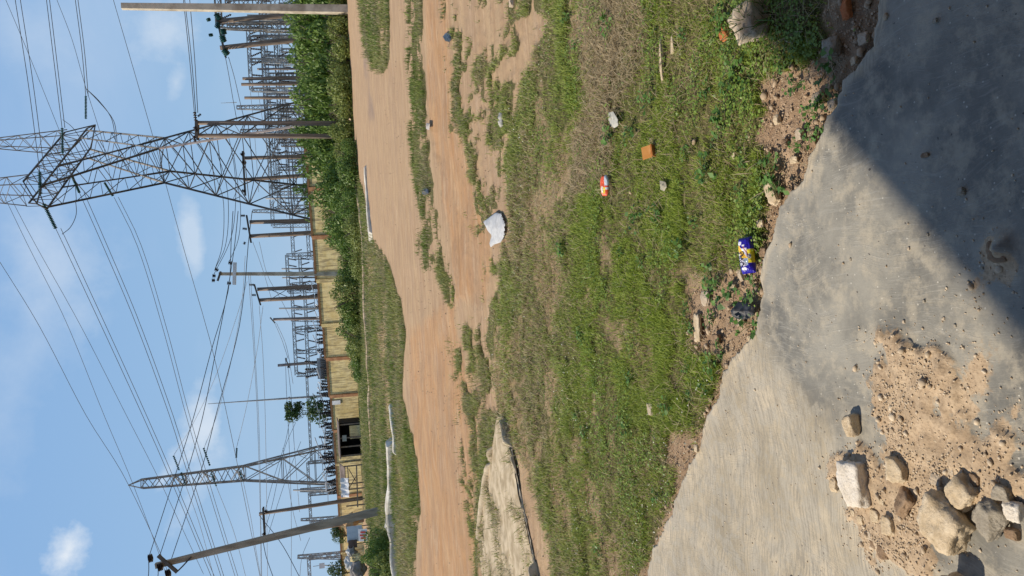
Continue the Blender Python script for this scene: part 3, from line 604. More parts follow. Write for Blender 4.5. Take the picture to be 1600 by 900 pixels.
crumple('plastic_bag', 665, 299, [(-6, -2), (-1, -7), (4, -3), (5, 3), (0, 6), (-5, 4)], .05, plastic('black_film_dusty', (.035, .035, .045), .35), 'dark plastic scrap in the middle of the grass strip', 'plastic bag', 3)
crumple('plastic_scrap', 669, 197, [(-2, -5), (3, -4), (2, 6), (-2, 5)], .05, plastic('white_scrap', (.42, .38, .34), .8), 'tiny white plastic scrap on the far track edge', 'litter', 4)
crumple('clear_wrapper', 958, 188, [(-8, -12), (0, -14), (7, -2), (8, 8), (2, 12), (-3, 10), (-7, 0)], .006, plastic('clear_film', (.50, .48, .41), .7), 'crumpled clear plastic wrapper on the dry straw', 'wrapper', 5)
crumple('plastic_bag', 1163, 487, [(-16, -6), (-8, -16), (6, -14), (17, -8), (16, 4), (6, 12), (-8, 12), (-15, 4)], .03, plastic('charcoal_film', (.03, .032, .04), .55), 'small charcoal grey plastic bag half buried at slab edge', 'plastic bag', 6)
crumple('paper_scrap', 1036, 290, [(-5, -8), (4, -6), (6, 2), (2, 9), (-4, 6)], .007, plastic('dirty_paper', (.36, .33, .24), .8), 'dirty pale paper scrap in grass below the orange card', 'paper', 7)
crumple('paper_scrap', 783, 187, [(-2, -12), (2, -10), (3, 10), (-1, 12)], .03, plastic('white_paper', (.42, .40, .36), .9), 'thin white paper strip at the road edge', 'paper', 8)
# orange card
g0 = G(1014, 238, .03); t = empty('cardboard_piece', g0, .2); tag(t, 'folded orange cardboard piece standing in the green grass', 'cardboard')
mb = MB(); mb.box((0, 0, .012), (.062, .004, .05), rx=-.9); mb.build('panel', simple('orange_card', (.62, .27, .07), (.70, .33, .10), 30, .8), t)
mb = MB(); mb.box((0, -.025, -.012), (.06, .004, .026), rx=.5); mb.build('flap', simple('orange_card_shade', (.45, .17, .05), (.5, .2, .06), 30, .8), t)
# tiny white flowers and pale seed heads in the turf
x, y, r = scatter(9000, 3.0, 8.5); k = (soft(x, y, FIELD) > .6) & (RNG.uniform(0, 1, len(x)) < .25*sstep(.5, .62, fbm(x*1.4, y*1.4, 231, 4))); x, y, r = x[k], y[k], r[k]; n = len(x)
nr = np.stack([RNG.normal(0, .4, n), RNG.normal(0, .4, n)-.3, np.ones(n)], -1); nr /= np.linalg.norm(nr, axis=1)[:, None]
tag(leafcloud('white_flowers', np.stack([x, y, RNG.uniform(.03, .06, n)], -1), nr, RNG.uniform(.006, .011, n)*np.maximum(1, r/5), mixc((.5, .52, .36), (.75, .75, .62), RNG.uniform(0, 1, n)), leafmat, aspect=1.), kind='stuff')
# biscuit wrapper and sachet
def pack(name, X, Y, lx, wy, hz, design, label, cat, yaw=0, tilt=0, z=.02, crimp=.0):
    nu, nv = 72, 40; u, v = np.meshgrid(np.linspace(0, 1, nu), np.linspace(0, 1, nv))
    prof = np.clip(1-np.abs(2*v-1)**2.6, 0, 1)**.5*np.clip(1-np.abs(2*u-1)**7, 0, 1)**.5
    x = (u-.5)*lx; y = (.5-v)*wy*(1-crimp*np.abs(2*u-1)**3)+(fbm(u*3, v*3, 7, 3)-.5)*.004
    zt = hz*prof+(fbm(u*7, v*5, 401, 4, .6)-.5)*hz*.55*prof+np.where((u < .06) | (u > .94), .0015*np.sin(v*90), 0)
    me = bpy.data.meshes.new('wrapper_skin'); cols = np.concatenate([design(u, v), np.ones(u.shape+(1,))], -1)
    m = vcolmat(name+'_print', .28, 0, .5)
    o = gridmesh('wrapper_skin', x, y, zt, cols, m); lo = gridmesh('back_panel', x[:, ::-1], y[:, ::-1], -zt[:, ::-1]*.35, cols[:, ::-1]*.6, m)
    t = empty(name, G(X, Y, z)); t.rotation_euler = (tilt, 0, yaw); o.parent = t; lo.parent = t
    return tag(t, label, cat), o
def d_biscuit(u, v):
    c = np.zeros(u.shape+(3,)); c[:] = (.022, .012, .33); v = 1-v if False else v
    def put(mask, col): c[mask] = col
    put((u > .2) & (u < .70) & (v < .60+.2*(u-.2)), (.74, .72, .82))
    put((np.abs((v-.02)-(.80-u)*1.35) < .16) & (u < .8) & (u > .38), (.86, .52, .05))
    put((u > .27) & (u < .66) & (v > .70), (.74, .62, .03))
    put((np.abs((v-.42)-(.80-u)*1.05) < .035) & (u > .4) & (u < .75), (.34, .10, .01))
    put((u > .22) & (u < .42) & (v > .46) & (v < .72) & (v-.46 > (.34-u)*1.4), (.30, .38, .52))
    put(((u-.84)/.055)**2+((v-.22)/.15)**2 < 1, (.78, .78, .86)); put((np.abs(u-.775) < .022) & (np.abs(v-.5) < .1), (.8, .8, .85))
    put(((u-.13)/.045)**2+((v-.42)/.2)**2 < 1, (.75, .75, .8)); put(((u-.46)/.07)**2+((v-.83)/.09)**2 < 1, (.66, .67, .68))
    return c
t, o = pack('biscuit_wrapper', 1168, 399, .136, .064, .022, d_biscuit, 'blue, white and yellow biscuit wrapper lying at the slab edge', 'wrapper', yaw=.09, tilt=.42, z=.035, crimp=.12)
ink = simple('printing_ink', (.02, .02, .06), (.02, .02, .06), 5, .5)
def text(s, size, m, parent, loc, rot, ext=.0004, name='lettering'):
    cu = bpy.data.curves.new(name, 'FONT'); cu.body = s; cu.size = size; cu.extrude = ext; cu.align_x = 'CENTER'; cu.align_y = 'CENTER'; cu.offset = size*.012
    o = bpy.data.objects.new(name, cu); COL.objects.link(o)
    bpy.context.view_layer.update(); me = bpy.data.meshes.new_from_object(o.evaluated_get(bpy.context.evaluated_depsgraph_get()))
    bpy.data.objects.remove(o); me.name = name; o = bpy.data.objects.new(name, me); COL.objects.link(o); me.materials.append(m); o.parent = parent; o.location = loc; o.rotation_euler = rot; return o
text('OVU', .026, ink, t, (-.016, .012, .0255), (-.05, 0, 0))
text('O', .016, ink, t, (-.006, -.022, .0205), (.6, 0, 0))
def d_sachet(u, v):
    c = np.zeros(u.shape+(3,)); c[:] = (.72, .11, .045)
    c[(v > .62) & (u > .3)] = (.62, .68, .76); c[(np.abs(v-.6) < .12) & (u > .12) & (u < .45)] = (.8, .62, .05); c[((u-.3)/.18)**2+((v-.35)/.16)**2 < 1] = (.74, .66, .56); c[(u > .42) & (u < .5) & (v > .5)] = (.75, .1, .06); return c
pack('snack_sachet', 945, 290, .115, .062, .014, d_sachet, 'small red and white snack sachet lying in the grass', 'sachet', yaw=-.1, tilt=.5, z=.04, crimp=.55)
# broad weeds
def weed(X, Y, s, n, label, cname='weed', nl=0):
    g0 = G(X, Y, 0); t = empty(cname, g0); tag(t, label, 'weed', (None, 'small weeds by the slab edge', 'broad-leaved weeds in the grass field')[nl])
    st = MB(); C = []; NR = []; SZ = []
    for i in range(n):
        a = random.uniform(0, 2*pi); l = s*random.uniform(.3, 1); zt = s*random.uniform(.25, .8)
        p1 = (cos(a)*l*.4, sin(a)*l*.4, zt*.7); p2 = (cos(a)*l, sin(a)*l, zt); st.tube([(0, 0, 0), p1, p2], .0012, 3, False)
        for k in range(3):
            q = Vector(p2)+Vector([random.gauss(0, s*.12) for _ in range(3)]); C.append(q); NR.append(Vector((random.gauss(0, .4), random.gauss(0, .4), 1)).normalized()); SZ.append(s*random.uniform(.28, .5))
    st.build('stem', simple_green, t)
    leafcloud('leaves', np.array([tuple(q) for q in C]), np.array([tuple(q) for q in NR]), np.array(SZ), mixc((.06, .15, .025), (.14, .27, .05), RNG.uniform(0, 1, len(C))), leafmat, t, aspect=.8)
simple_green = simple('plant_stem', (.10, .14, .04), (.16, .18, .07), 9, .7)
for X, Y, s in [(1296, 158, .05), (1306, 100, .06), (1250, 132, .045), (1232, 105, .04), (1278, 180, .05), (1215, 262, .06), (1222, 300, .07), (1248, 230, .035), (1190, 320, .035), (1182, 505, .07), (1176, 470, .06), (1122, 450, .055), (1118, 498, .05), (1120, 570, .06), (1130, 545, .04), (1180, 440, .04), (1290, 205, .04), (1160, 300, .04), (1105, 610, .04), (1165, 255, .04), (1272, 215, .04)]:
    weed(X, Y, s, 9, 'small broad-leaved green weed on the soil along the slab edge', nl=1)
for i in range(46):
    X_w, Y_w = random.uniform(880, 1180), random.uniform(20, 860)
    gq = G(X_w, Y_w)
    if float(sdist(np.array([gq[0]]), np.array([gq[1]]), SLABPOLY)[0]) > -.12: continue
    weed(X_w, Y_w, random.uniform(.035, .075), 10, 'low broad-leaved weed growing within the grass field', nl=2)
# spiky tuft in front of the pale block
x = np.full(90, G(1200, 28)[0])+RNG.normal(0, .02, 90); y = np.full(90, G(1200, 28)[1])+RNG.normal(0, .02, 90)
tag(blades('grass_tuft', x, y, np.zeros(90), RNG.uniform(.10, .26, 90), RNG.uniform(.003, .006, 90), RNG.uniform(0, 2*pi, 90), RNG.uniform(.1, .9, 90), RNG.uniform(.2, .8, 90), mixc((.05, .10, .02), (.12, .2, .04), RNG.uniform(0, 1, 90)), grassmat), 'tall spiky grass tuft growing against the pale block', 'grass tuft')
# ------------------------------------------------------------------ broken drain
drainm = simple('crumbling_concrete', (.38, .31, .21), (.56, .47, .34), 5, .95, bump=.7, bd=.02, det=8)
t = empty('drain_channel', G(790, 780)); tag(t, 'old broken concrete drain channel filled with dry straw, widening to the left', 'drain')
rimA = [G(*p) for p in [(779, 652), (771, 705), (764, 745), (757, 790), (751, 845), (752, 885), (757, 905), (772, 985)]]
rimB = [G(*p) for p in [(790, 652), (799, 700), (806, 730), (814, 775), (825, 825), (834, 872), (842, 905), (858, 985)]]
def rim(P, name, seed, hgt=.075, wd=.07):
    P = resample([(p[0], p[1], 0) for p in P], .035); A = np.array([(p.x, p.y) for p in P]); n = len(A); tg = np.gradient(A, axis=0); tg /= np.linalg.norm(tg, axis=1)[:, None]; nr = np.stack([-tg[:, 1], tg[:, 0]], -1)
    s = np.arange(n)*.035
    q = np.array([-.5, -.48, -.36, -.15, .1, .33, .48, .5]); zz = np.array([-.1, .6, .95, 1, 1, .93, .55, -.1])
    dmg = sstep(.38, .48, fbm(s*2.6, s*0+seed, seed, 4, .6))
    X_ = A[:, 0][None, :]+q[:, None]*nr[:, 0][None, :]*wd*(1+.5*(fbm(s*5, s*0, seed+3, 4)-.5))[None, :]+((fbm(s[None, :]*12+q[:, None]*3, q[:, None]*6+0*s[None, :], seed+9, 3)-.5)*.03)
    Y_ = A[:, 1][None, :]+q[:, None]*nr[:, 1][None, :]*wd
    Z_ = zz[:, None]*hgt*(.1+.9*dmg)[None, :]+(fbm(s[None, :]*9+0*q[:, None], q[:, None]*4+0*s[None, :], seed+5, 5, .7)-.5)*.04; Z_[:, 0] = -.05; Z_[:, -1] = -.05
    o = gridmesh(name, X_, Y_, Z_, np.ones(X_.shape+(4,)), drainm); o.location = -t.location; o.parent = t
rim(rimA, 'channel_rim', 3, .07, .035); rim(rimB, 'channel_rim', 8, .07, .04)
k = 220; fA = np.array([(p.x, p.y) for p in resample([(a[0], a[1], 0) for a in rimA], .02)]); fB = np.array([(p.x, p.y) for p in resample([(a[0], a[1], 0) for a in rimB], .02)])
tl = lambda F: np.stack([np.interp(np.linspace(0, len(F)-1, k), np.arange(len(F)), F[:, c_]) for c_ in (0, 1)], -1)
fA, fB = tl(fA), tl(fB); ia = ib = np.arange(k); ww = np.linspace(0, 1, 60)[:, None]
X_ = fA[ia, 0][None]*(1-ww)+fB[ib, 0][None]*ww; Y_ = fA[ia, 1][None]*(1-ww)+fB[ib, 1][None]*ww
Z_ = .018+(fbm(X_*3, Y_*3, 501, 4, .6)-.5)*.03+(fbm(X_*11, Y_*11, 502, 3)-.5)*.008
fl = gridmesh('channel_floor', X_, Y_, Z_, np.ones(X_.shape+(4,)), simple('dry_silt', (.33, .255, .155), (.54, .44, .30), 7, .95, bump=.4, bd=.006, det=9)); fl.location = -t.location; fl.parent = t
i_ = RNG.integers(0, k, 9000); j_ = RNG.integers(0, 60, 9000); fx = X_[j_, i_]+RNG.normal(0, .02, 9000); fy = Y_[j_, i_]+RNG.normal(0, .02, 9000); kk = RNG.uniform(0, 1, 9000) < sstep(.4, .6, fbm(fx*2, fy*2, 511, 4)); fx, fy = fx[kk], fy[kk]; n = len(fx)
tag(blades('dry_straw_in_drain', fx, fy, np.full(n, .02), RNG.uniform(.05, .14, n), RNG.uniform(.004, .008, n), RNG.uniform(0, 2*pi, n), RNG.uniform(.5, 1.45, n), RNG.uniform(0, .4, n), np.where((RNG.uniform(0, 1, n) < .45)[:, None], mixc((.14, .18, .04), (.28, .30, .06), RNG.uniform(0, 1, n)), mixc((.36, .29, .17), (.58, .5, .34), RNG.uniform(0, 1, n))), grassmat), kind='stuff')
# ------------------------------------------------------------------ kerbs
def kerb(P, w, h, label, seed, name='kerb', m=None):
    P = resample([(p[0], p[1], 0) for p in P], .15); A = np.array([(p.x, p.y) for p in P]); tg = np.gradient(A, axis=0); tg /= np.linalg.norm(tg, axis=1)[:, None]; nr = np.stack([-tg[:, 1], tg[:, 0]], -1); s = np.arange(len(A))*.15
    q = np.array([-.5, -.5, -.42, .42, .5, .5]); zz = np.array([-.5, .8, 1, 1, .8, -.5])
    X_ = A[:, 0][None]+q[:, None]*nr[:, 0][None]*w; Y_ = A[:, 1][None]+q[:, None]*nr[:, 1][None]*w+((fbm(s*1.1, s*0, seed, 4)-.5)*w*.6)[None]
    Z_ = zz[:, None]*h*(.45+1.1*fbm(s*.8, s*0, seed+4, 4, .6))[None, :]; Z_[:, 0] = -.06; Z_[:, -1] = -.06
    o = gridmesh(name, X_, Y_, Z_, np.ones(X_.shape+(4,)), m or kerbm); o.data.polygons.foreach_set('use_smooth', [False]*len(o.data.polygons)); tag(o, label, 'kerb')
kerbm = simple('bleached_concrete', (.46, .41, .33), (.70, .66, .58), 2.5, .9, bump=.4, det=8)
kerb_or = simple('dusty_concrete', (.40, .29, .19), (.54, .42, .30), 1.5, .9, det=8)
kerb([G(*p) for p in [(612, 686), (613, 720), (614, 760), (615, 800), (618, 850), (622, 900), (630, 1000)]], .4, .20, 'long white kerb of old drain in the left verge', 1)
kerb([G(*p) for p in [(614, 626), (616, 650), (619, 680), (621, 715)]], .3, .13, 'short white kerb piece parallel to the long one', 2)
kerb([G(*p) for p in [(571, 262), (574, 300), (577, 335), (581, 374)]], .55, .10, 'bright flat concrete drain edge between bushes and dirt road', 3, m=kerbm)
kerb([G(*p) for p in [(536, -40), (539, 20), (543, 80), (546, 140), (549, 190)]], .5, .14, 'pale concrete kerb in front of the tall hedge at right', 4, m=kerb_or)
kerb([G(*p) for p in [(549, 215), (556, 262), (565, 330), (570, 400), (573, 470), (577, 560), (583, 700)]], .4, .16, 'thin dusty kerb line running through the far verge', 5, m=kerb_or)
# ------------------------------------------------------------------ poles
def anchor(X, Y, y): return Vector(PY(X, Y, y))
def discs(mb, a, b_, r, n=7):
    a = Vector(a); b_ = Vector(b_); pts = []; rad = []
    for i in range(n):
        for f, rr in ((.0, .35), (.25, 1.), (.6, .75), (.75, .35)):
            pts.append(a.lerp(b_, (i+f)/n)); rad.append(r*rr)
    pts.append(b_); rad.append(r*.3); mb.tube(pts, rad, 8, True)
def pole(top, y, yb, r, m, name='pole', parent=None, square=False):
    """top = (X, Y) photo point of the pole top at distance y; yb = photo row of the foot"""
    a = anchor(top[0], top[1], y); b_ = Vector(base(yb, y)); b_.z = -.2; mb = MB()
    if square: mb.tube([b_, b_.lerp(a, .5), a], [r*1.5, r*1.25, r], 4, True, pi/4)
    else: mb.tube([b_, b_.lerp(a, .33), b_.lerp(a, .66), a], [r*1.12, r*1.05, r*.97, r*.85], 9)
    return mb, a, b_
def hframe(y, p1, p2, bar, ins, r, m, label, disc_m=porcelain, brace=False, group=None):
    """two wooden poles, a crossarm and insulators: one thing"""
    P1 = pole(p1[0], y, p1[1], r, m); P2 = pole(p2[0], y, p2[1], r, m); c = (P1[2]+P2[2])/2; t = empty('h_frame_pole', (c.x, c.y, 0)); tag(t, label, 'utility pole', group)
    def fin(mb, nm, mm, sm=False):
        o = mb.build(nm, mm, t, sm); o.location = -t.location; return o
    fin(P1[0], 'pole', m, True); fin(P2[0], 'pole', m, True)
    mb = MB(); a = anchor(bar[0], bar[1], y-.2); b_ = anchor(bar[2], bar[3], y-.2); mb.bar(a, b_, .16); mb.bar(a+Vector((0, .45, 0)), b_+Vector((0, .45, 0)), .14); ca = fin(mb, 'crossarm', steel_dark if m is not wood_far else steel)
    if brace:
        mb = MB(); mb.bar(P1[1].lerp(P1[2], .12), P2[1].lerp(P2[2], .35), .07); mb.bar(P2[1].lerp(P2[2], .12), P1[1].lerp(P1[2], .35), .07); fin(mb, 'brace', steel_dark)
    for (x1, y1, x2, y2, rr) in ins:
        mb = MB(); discs(mb, anchor(x1, y1, y-.25), anchor(x2, y2, y-.25), rr, 4); o = fin(mb, 'insulator', disc_m, True); o.parent = ca; o.location = (0, 0, 0)
    return t
hframe(45, ((308, 192), 193), ((306, 212), 213), (307, 188, 307, 216), [(304, 175, 306, 190, .10), (304, 198, 308, 206, .12), (303, 212, 305, 222, .10), (309, 182, 314, 178, .08)], .13, wood, 'pair of tall weathered poles with short dark crossarm in front of the big pylon')
hframe(71, ((342, 33), 17), ((344, 75), 55), (338, 24, 352, 88), [(338, 22, 343, 31, .28), (342, 36, 338, 44, .26), (348, 46, 350, 54, .3), (347, 56, 350, 66, .3), (350, 78, 356, 86, .32), (325, 29, 327, 33, .2), (329, 53, 330, 57, .2)], .24, wood, 'pair of leaning thick poles with big green insulators near the right edge', glassgreen)
hframe(86, ((382, 247), 243), ((380, 281), 270), (379, 236, 383, 305), [(376, 242, 382, 238, .22), (378, 254, 385, 254, .24), (378, 297, 384, 301, .2)], .22, wood, 'pair of poles standing behind the legs of the big pylon')
hframe(90, ((390, 347), 344), ((392, 369), 361), (385, 336, 392, 379), [(376, 337, 383, 337, .17), (379, 357, 386, 358, .17), (383, 378, 381, 382, .17)], .26, wood, 'pair of poles with two upright insulators left of the big pylon')
hframe(97, ((402, 452), 446), ((405, 469), 461), (397, 444, 407, 477), [(389, 445, 397, 445, .17), (393, 461, 400, 461, .17)], .26, wood, 'pair of poles behind the yellow wall beside the single concrete pole', brace=True)
hframe(72, ((405, 803), 778), ((416, 841), 812), (411, 794, 414, 846), [(414, 798, 417, 800, .2), (411, 833, 414, 836, .2), (417, 843, 420, 845, .2)], .17, wood, 'pair of thin leaning poles behind the stall frame at left', porcelain)
def single(y, top, yb, r, m, label, square=False, group=None, bars=(), ins=(), name='utility_pole', im=porcelain):
    P = pole(top, y, yb, r, m, square=square); t = empty(name, (P[2].x, P[2].y, 0)); tag(t, label, 'utility pole', group)
    def fin(mb, nm, mm, sm=False):
        o = mb.build(nm, mm, t, sm); o.location = -t.location; return o
    ca = None; fin(P[0], 'shaft', m, not square)
    for (x1, y1, x2, y2, w, mm) in bars:
        mb = MB(); mb.bar(anchor(x1, y1, y-.25), anchor(x2, y2, y-.25), w); ca = fin(mb, 'crossarm', mm)
    for (x1, y1, x2, y2, rr) in ins:
        mb = MB(); discs(mb, anchor(x1, y1, y-.3), anchor(x2, y2, y-.3), rr, 3); o = fin(mb, 'insulator', im, True); o.parent = ca or t; o.location = (0, 0, 0) if ca else -t.location
    return t
single(43, (190, 10), 15, .20, conc, 'tall bare pale concrete pole at the right edge', True)
P = single(36, (243, 884), 797, .15, conc_dark, 'near leaning concrete pole at left with crossarm and black insulators', True,
       bars=[(247, 868, 277, 894, .13, steel_dark)], ins=[(232, 873, 239, 871, .19), (247, 887, 254, 884, .19), (259, 897, 267, 894, .19)])
mb = MB(); mb.tube([anchor(277, 893, 35.8), anchor(286, 884, 35.8), anchor(299, 870, 35.8)], .03, 5); o = mb.build('stay_bracket', steel_dark, P); o.location = -P.location
single(62, (342, 428), 428, .17, conc, 'single slim concrete pole with white crossarm and black insulators before the wall', True,
       bars=[(367, 410, 366, 445, .24, white), (345, 424, 340, 439, .14, steel_dark)], ins=[(336, 420, 341, 423, .16), (332, 431, 337, 431, .16), (331, 438, 336, 438, .16), (357, 410, 363, 411, .17), (355, 442, 361, 443, .17)])
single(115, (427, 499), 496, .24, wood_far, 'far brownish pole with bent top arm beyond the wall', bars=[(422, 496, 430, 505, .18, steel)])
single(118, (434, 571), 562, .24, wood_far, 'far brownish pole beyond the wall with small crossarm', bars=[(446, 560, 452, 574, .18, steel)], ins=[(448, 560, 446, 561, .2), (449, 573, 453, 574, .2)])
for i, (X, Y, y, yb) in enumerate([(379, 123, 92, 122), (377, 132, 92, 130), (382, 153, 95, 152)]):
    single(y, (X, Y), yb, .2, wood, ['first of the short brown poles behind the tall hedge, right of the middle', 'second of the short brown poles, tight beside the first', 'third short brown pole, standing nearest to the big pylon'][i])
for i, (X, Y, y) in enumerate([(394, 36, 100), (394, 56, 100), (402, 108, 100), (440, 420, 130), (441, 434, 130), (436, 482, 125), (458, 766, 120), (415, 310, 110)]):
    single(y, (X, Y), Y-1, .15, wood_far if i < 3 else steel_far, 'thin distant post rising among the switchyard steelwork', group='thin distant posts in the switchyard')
# lightning mast
t = empty('lightning_mast', (*base(617, 140)[:2], 0)); tag(t, 'very thin tall lightning mast beyond the wall, left of the middle', 'mast')
a = anchor(325, 631, 140); b_ = Vector(base(616, 140)); mb = MB(); mb.tube([b_, b_.lerp(a, .45), a], [.22, .17, .05], 6); o = mb.build('shaft', steel_far, t); o.location = -t.location
mb = MB(); discs(mb, b_.lerp(a, .42), b_.lerp(a, .45), .3, 1); o = mb.build('collar', steel_far, t); o.location = -t.location
t = empty('lightning_mast', (*base(160, 130)[:2], 0)); tag(t, 'thin tapering lattice mast behind the poles at right', 'mast')
a = anchor(345, 161, 130); b_ = Vector(base(160, 130)); mid_ = anchor(370, 160, 130); mb = MB(); mb.tube([mid_, a], [.06, .03], 5); o = mb.build('spike', steel_far, t); o.location = -t.location
# ------------------------------------------------------------------ lattice
def lattice_column(mb, a, b_, w0, w1, n, wm, wb, rot=0):
    """box lattice from a (wide w0) to b_ (w1)"""
    a = Vector(a); b_ = Vector(b_); ax = (b_-a).normalized(); u = ax.cross(Vector((0, 0, 1)) if abs(ax.z) < .9 else Vector((0, 1, 0))).normalized(); v = ax.cross(u)
    u, v = u*cos(rot)+v*sin(rot), -u*sin(rot)+v*cos(rot)
    def cr(k, i):
        w = (w0+(w1-w0)*k)*.5; s = ((1, 1), (1, -1), (-1, -1), (-1, 1))[i % 4]; return a.lerp(b_, k)+u*s[0]*w+v*s[1]*w
    for i in range(4): mb.bar(cr(0, i), cr(1, i), wm)
    for k in range(n):
        for i in range(4):
            if (k+i) % 2: mb.bar(cr(k/n, i), cr((k+1)/n, i+1), wb)
            else: mb.bar(cr(k/n, i+1), cr((k+1)/n, i), wb)
    for k in range(0, n+1, 2):
        for i in range(4): mb.bar(cr(k/n, i), cr(k/n, i+1), wb)
def gantry(y, xs, ztop, wcol, label, group=None, m=steel_far, z2=None, ins=True, ang=0., wm=.11, wb=.06):
    """lattice portal: columns at photo rows xs (world x from the row), lattice beam on top"""
    pts = [Vector(base(q, y+ang*(q-300)/100)) for q in xs]; t = empty('switchyard_gantry', (pts[0].x, pts[0].y, 0)); tag(t, label, 'gantry', group)
    def fin(mb, nm, mm, sm=False):
        o = mb.build(nm, mm, t, sm); o.location = -t.location; return o
    for p in pts:
        mb = MB(); lattice_column(mb, p, p+Vector((0, 0, ztop)), wcol*1.3, wcol*.7, int(ztop/wcol*.85), wm, wb); fin(mb, 'column', m)
    for zz in ([ztop] if z2 is None else [ztop, z2]):
        for p, q in zip(pts, pts[1:]):
            mb = MB(); lattice_column(mb, p+Vector((0, 0, zz)), q+Vector((0, 0, zz)), wcol*.7, wcol*.7, max(4, int((q-p).length/wcol)), wm*.9, wb); be = fin(mb, 'beam', m)
            if ins:
                k = 3
                for j in range(k):
                    c = (p+Vector((0, 0, zz))).lerp(q+Vector((0, 0, zz)), (j+.6)/k); mb = MB(); s = random.choice((-1, 1)); discs(mb, c+Vector((0, -.5, -.3)), c+Vector((s*.3, -1.2, -1.5)), .13, 6); o = fin(mb, 'insulator', porcelain, True); o.parent = be; o.location = (0, 0, 0)
    return t
GG = 'lattice gantries of the switchyard'
gl = 'grey lattice portal among the steelwork of the switchyard'
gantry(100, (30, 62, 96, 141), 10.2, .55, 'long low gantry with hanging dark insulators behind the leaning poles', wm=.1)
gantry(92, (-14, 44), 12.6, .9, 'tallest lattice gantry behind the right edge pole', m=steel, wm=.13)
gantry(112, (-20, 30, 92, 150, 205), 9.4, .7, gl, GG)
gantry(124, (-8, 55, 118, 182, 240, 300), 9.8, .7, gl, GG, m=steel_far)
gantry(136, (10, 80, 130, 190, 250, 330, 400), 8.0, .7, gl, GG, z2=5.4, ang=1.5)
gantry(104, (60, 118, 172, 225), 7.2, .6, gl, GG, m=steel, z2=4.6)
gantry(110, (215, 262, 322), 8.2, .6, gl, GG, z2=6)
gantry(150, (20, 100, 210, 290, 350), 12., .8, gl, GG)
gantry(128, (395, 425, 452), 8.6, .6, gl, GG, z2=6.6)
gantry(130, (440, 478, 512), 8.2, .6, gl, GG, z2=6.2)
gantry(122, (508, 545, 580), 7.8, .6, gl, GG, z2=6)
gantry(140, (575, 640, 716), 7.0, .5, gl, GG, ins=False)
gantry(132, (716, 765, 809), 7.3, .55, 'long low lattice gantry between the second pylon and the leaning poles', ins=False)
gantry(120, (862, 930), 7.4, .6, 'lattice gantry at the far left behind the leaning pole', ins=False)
for i, (X, Y, y, w) in enumerate([(465, 870, 118, .8), (469, 766, 125, .8), (470, 812, 128, .6), (352, 4, 88, 1.1), (355, 42, 90, 1.0), (370, 168, 108, .8), (376, 205, 112, .8), (395, 330, 112, .7), (455, 500, 132, .7)]):
    a = anchor(X, Y, y); b_ = Vector(base(Y-(3 if Y > 600 else 0), y)); mb = MB(); lattice_column(mb, b_, a, w*1.4, w*.5, 16, .1, .06)
    t = empty('lattice_mast', (b_.x, b_.y, 0)); tag(t, ['lattice mast at the far left beside the floodlight', 'slim lattice mast with short crossarm left of the second pylon', 'faint slim lattice mast behind the thin leaning poles', 'broad lattice mast behind the top of the right edge pole', 'broad lattice mast behind the thick leaning poles', 'lattice mast behind the tall weathered pole pair', 'lattice mast touching the right leg of the big pylon', 'lattice mast left of the big pylon legs', 'lattice mast beside the far brownish pole'][i], 'mast')
    o = mb.build('mast_frame', steel_far if y > 95 else steel, t); o.location = -t.location
# floodlight
t = empty('floodlight', (*base(886, 100)[:2], 0)); tag(t, 'white square floodlight on a thin post at the far left', 'floodlight')
a = anchor(503, 884, 100); mb = MB(); mb.tube([Vector(base(885, 100)), a+Vector((0, .2, 0))], .06, 5); mb.tube([a+Vector((0, .2, 0)), anchor(489, 885, 100.2)], .04, 5); o = mb.build('post', steel_far, t); o.location = -t.location
mb = MB(); mb.box(a, (.6, .25, .65)); o = mb.build('lamp_head', white, t); o.location = -t.location  # plain white plate on the post: a sign, no lamp
# switchgear: three leaning insulator stacks on a frame
def switchgear():
    t = empty('disconnector_switch'); mb = MB()
    for x in (-.9, .9): mb.bar((x, 0, -.1), (x, 0, 2.3), .13)
    mb.bar((-1.3, 0, 2.3), (1.3, 0, 2.3), .16); mb.bar((-.9, 0, .6), (.9, 0, 2.1), .06); mb.build('support_frame', steel_far, t)
    for x, l in ((-1.1, -.45), (0, .0), (1.1, .45)):
        m2 = MB(); discs(m2, (x, 0, 2.35), (x+l, 0, 3.7), .17, 7); m2.build('insulator', porcelain, t, True)
    m2 = MB(); m2.bar((-1.6, 0, 3.8), (-.1, 0, 3.75), .09); m2.bar((.1, 0, 3.8), (1.5, 0, 4.1), .09); m2.build('contact_blade', white, t); return t
sg = switchgear(); k = 0
for (ya, yb_, y, n_) in [(448, 560, 96, 6), (452, 575, 108, 7), (580, 700, 92, 7), (590, 720, 102, 8), (640, 772, 114, 8), (372, 440, 104, 3), (700, 772, 98, 4), (30, 200, 100, 6), (520, 640, 118, 6)]:
    for i in range(n_):
        o = sg if k == 0 else copy_tree(sg); k += 1; Y = ya+(yb_-ya)*(i+.5)/n_; p = base(Y, y); o.location = (p[0], p[1]+random.uniform(-1, 1), 0); s = random.uniform(.85, 1.12); o.scale = (s, s, s*random.uniform(.92, 1.12)); o.rotation_euler = (0, 0, random.choice([0, .35, -.4, .9, 1.4]))
        tag(o, 'high voltage switch with insulator stacks standing behind the wall', 'switchgear', 'rows of switchgear behind the wall')
mb = MB(); t = empty('transformer', (*base(572, 104)[:2], 0)); tag(t, 'grey transformer tank with radiator fins beyond the wall', 'transformer')
mb.box((0, 0, 2.4), (2.6, 1.6, 3.6)); mb.build('tank', steel_far, t)
mb = MB(); [mb.box((-1.5+.25*i, -1.1, 2.3), (.08, .5, 3.0)) for i in range(12)]; mb.build('radiator', steel, t)
for x in (-.8, 0, .8): mb = MB(); discs(mb, (x, 0, 4.2), (x*1.3, 0, 5.8), .18, 6); mb.build('bushing', porcelain, t, True)
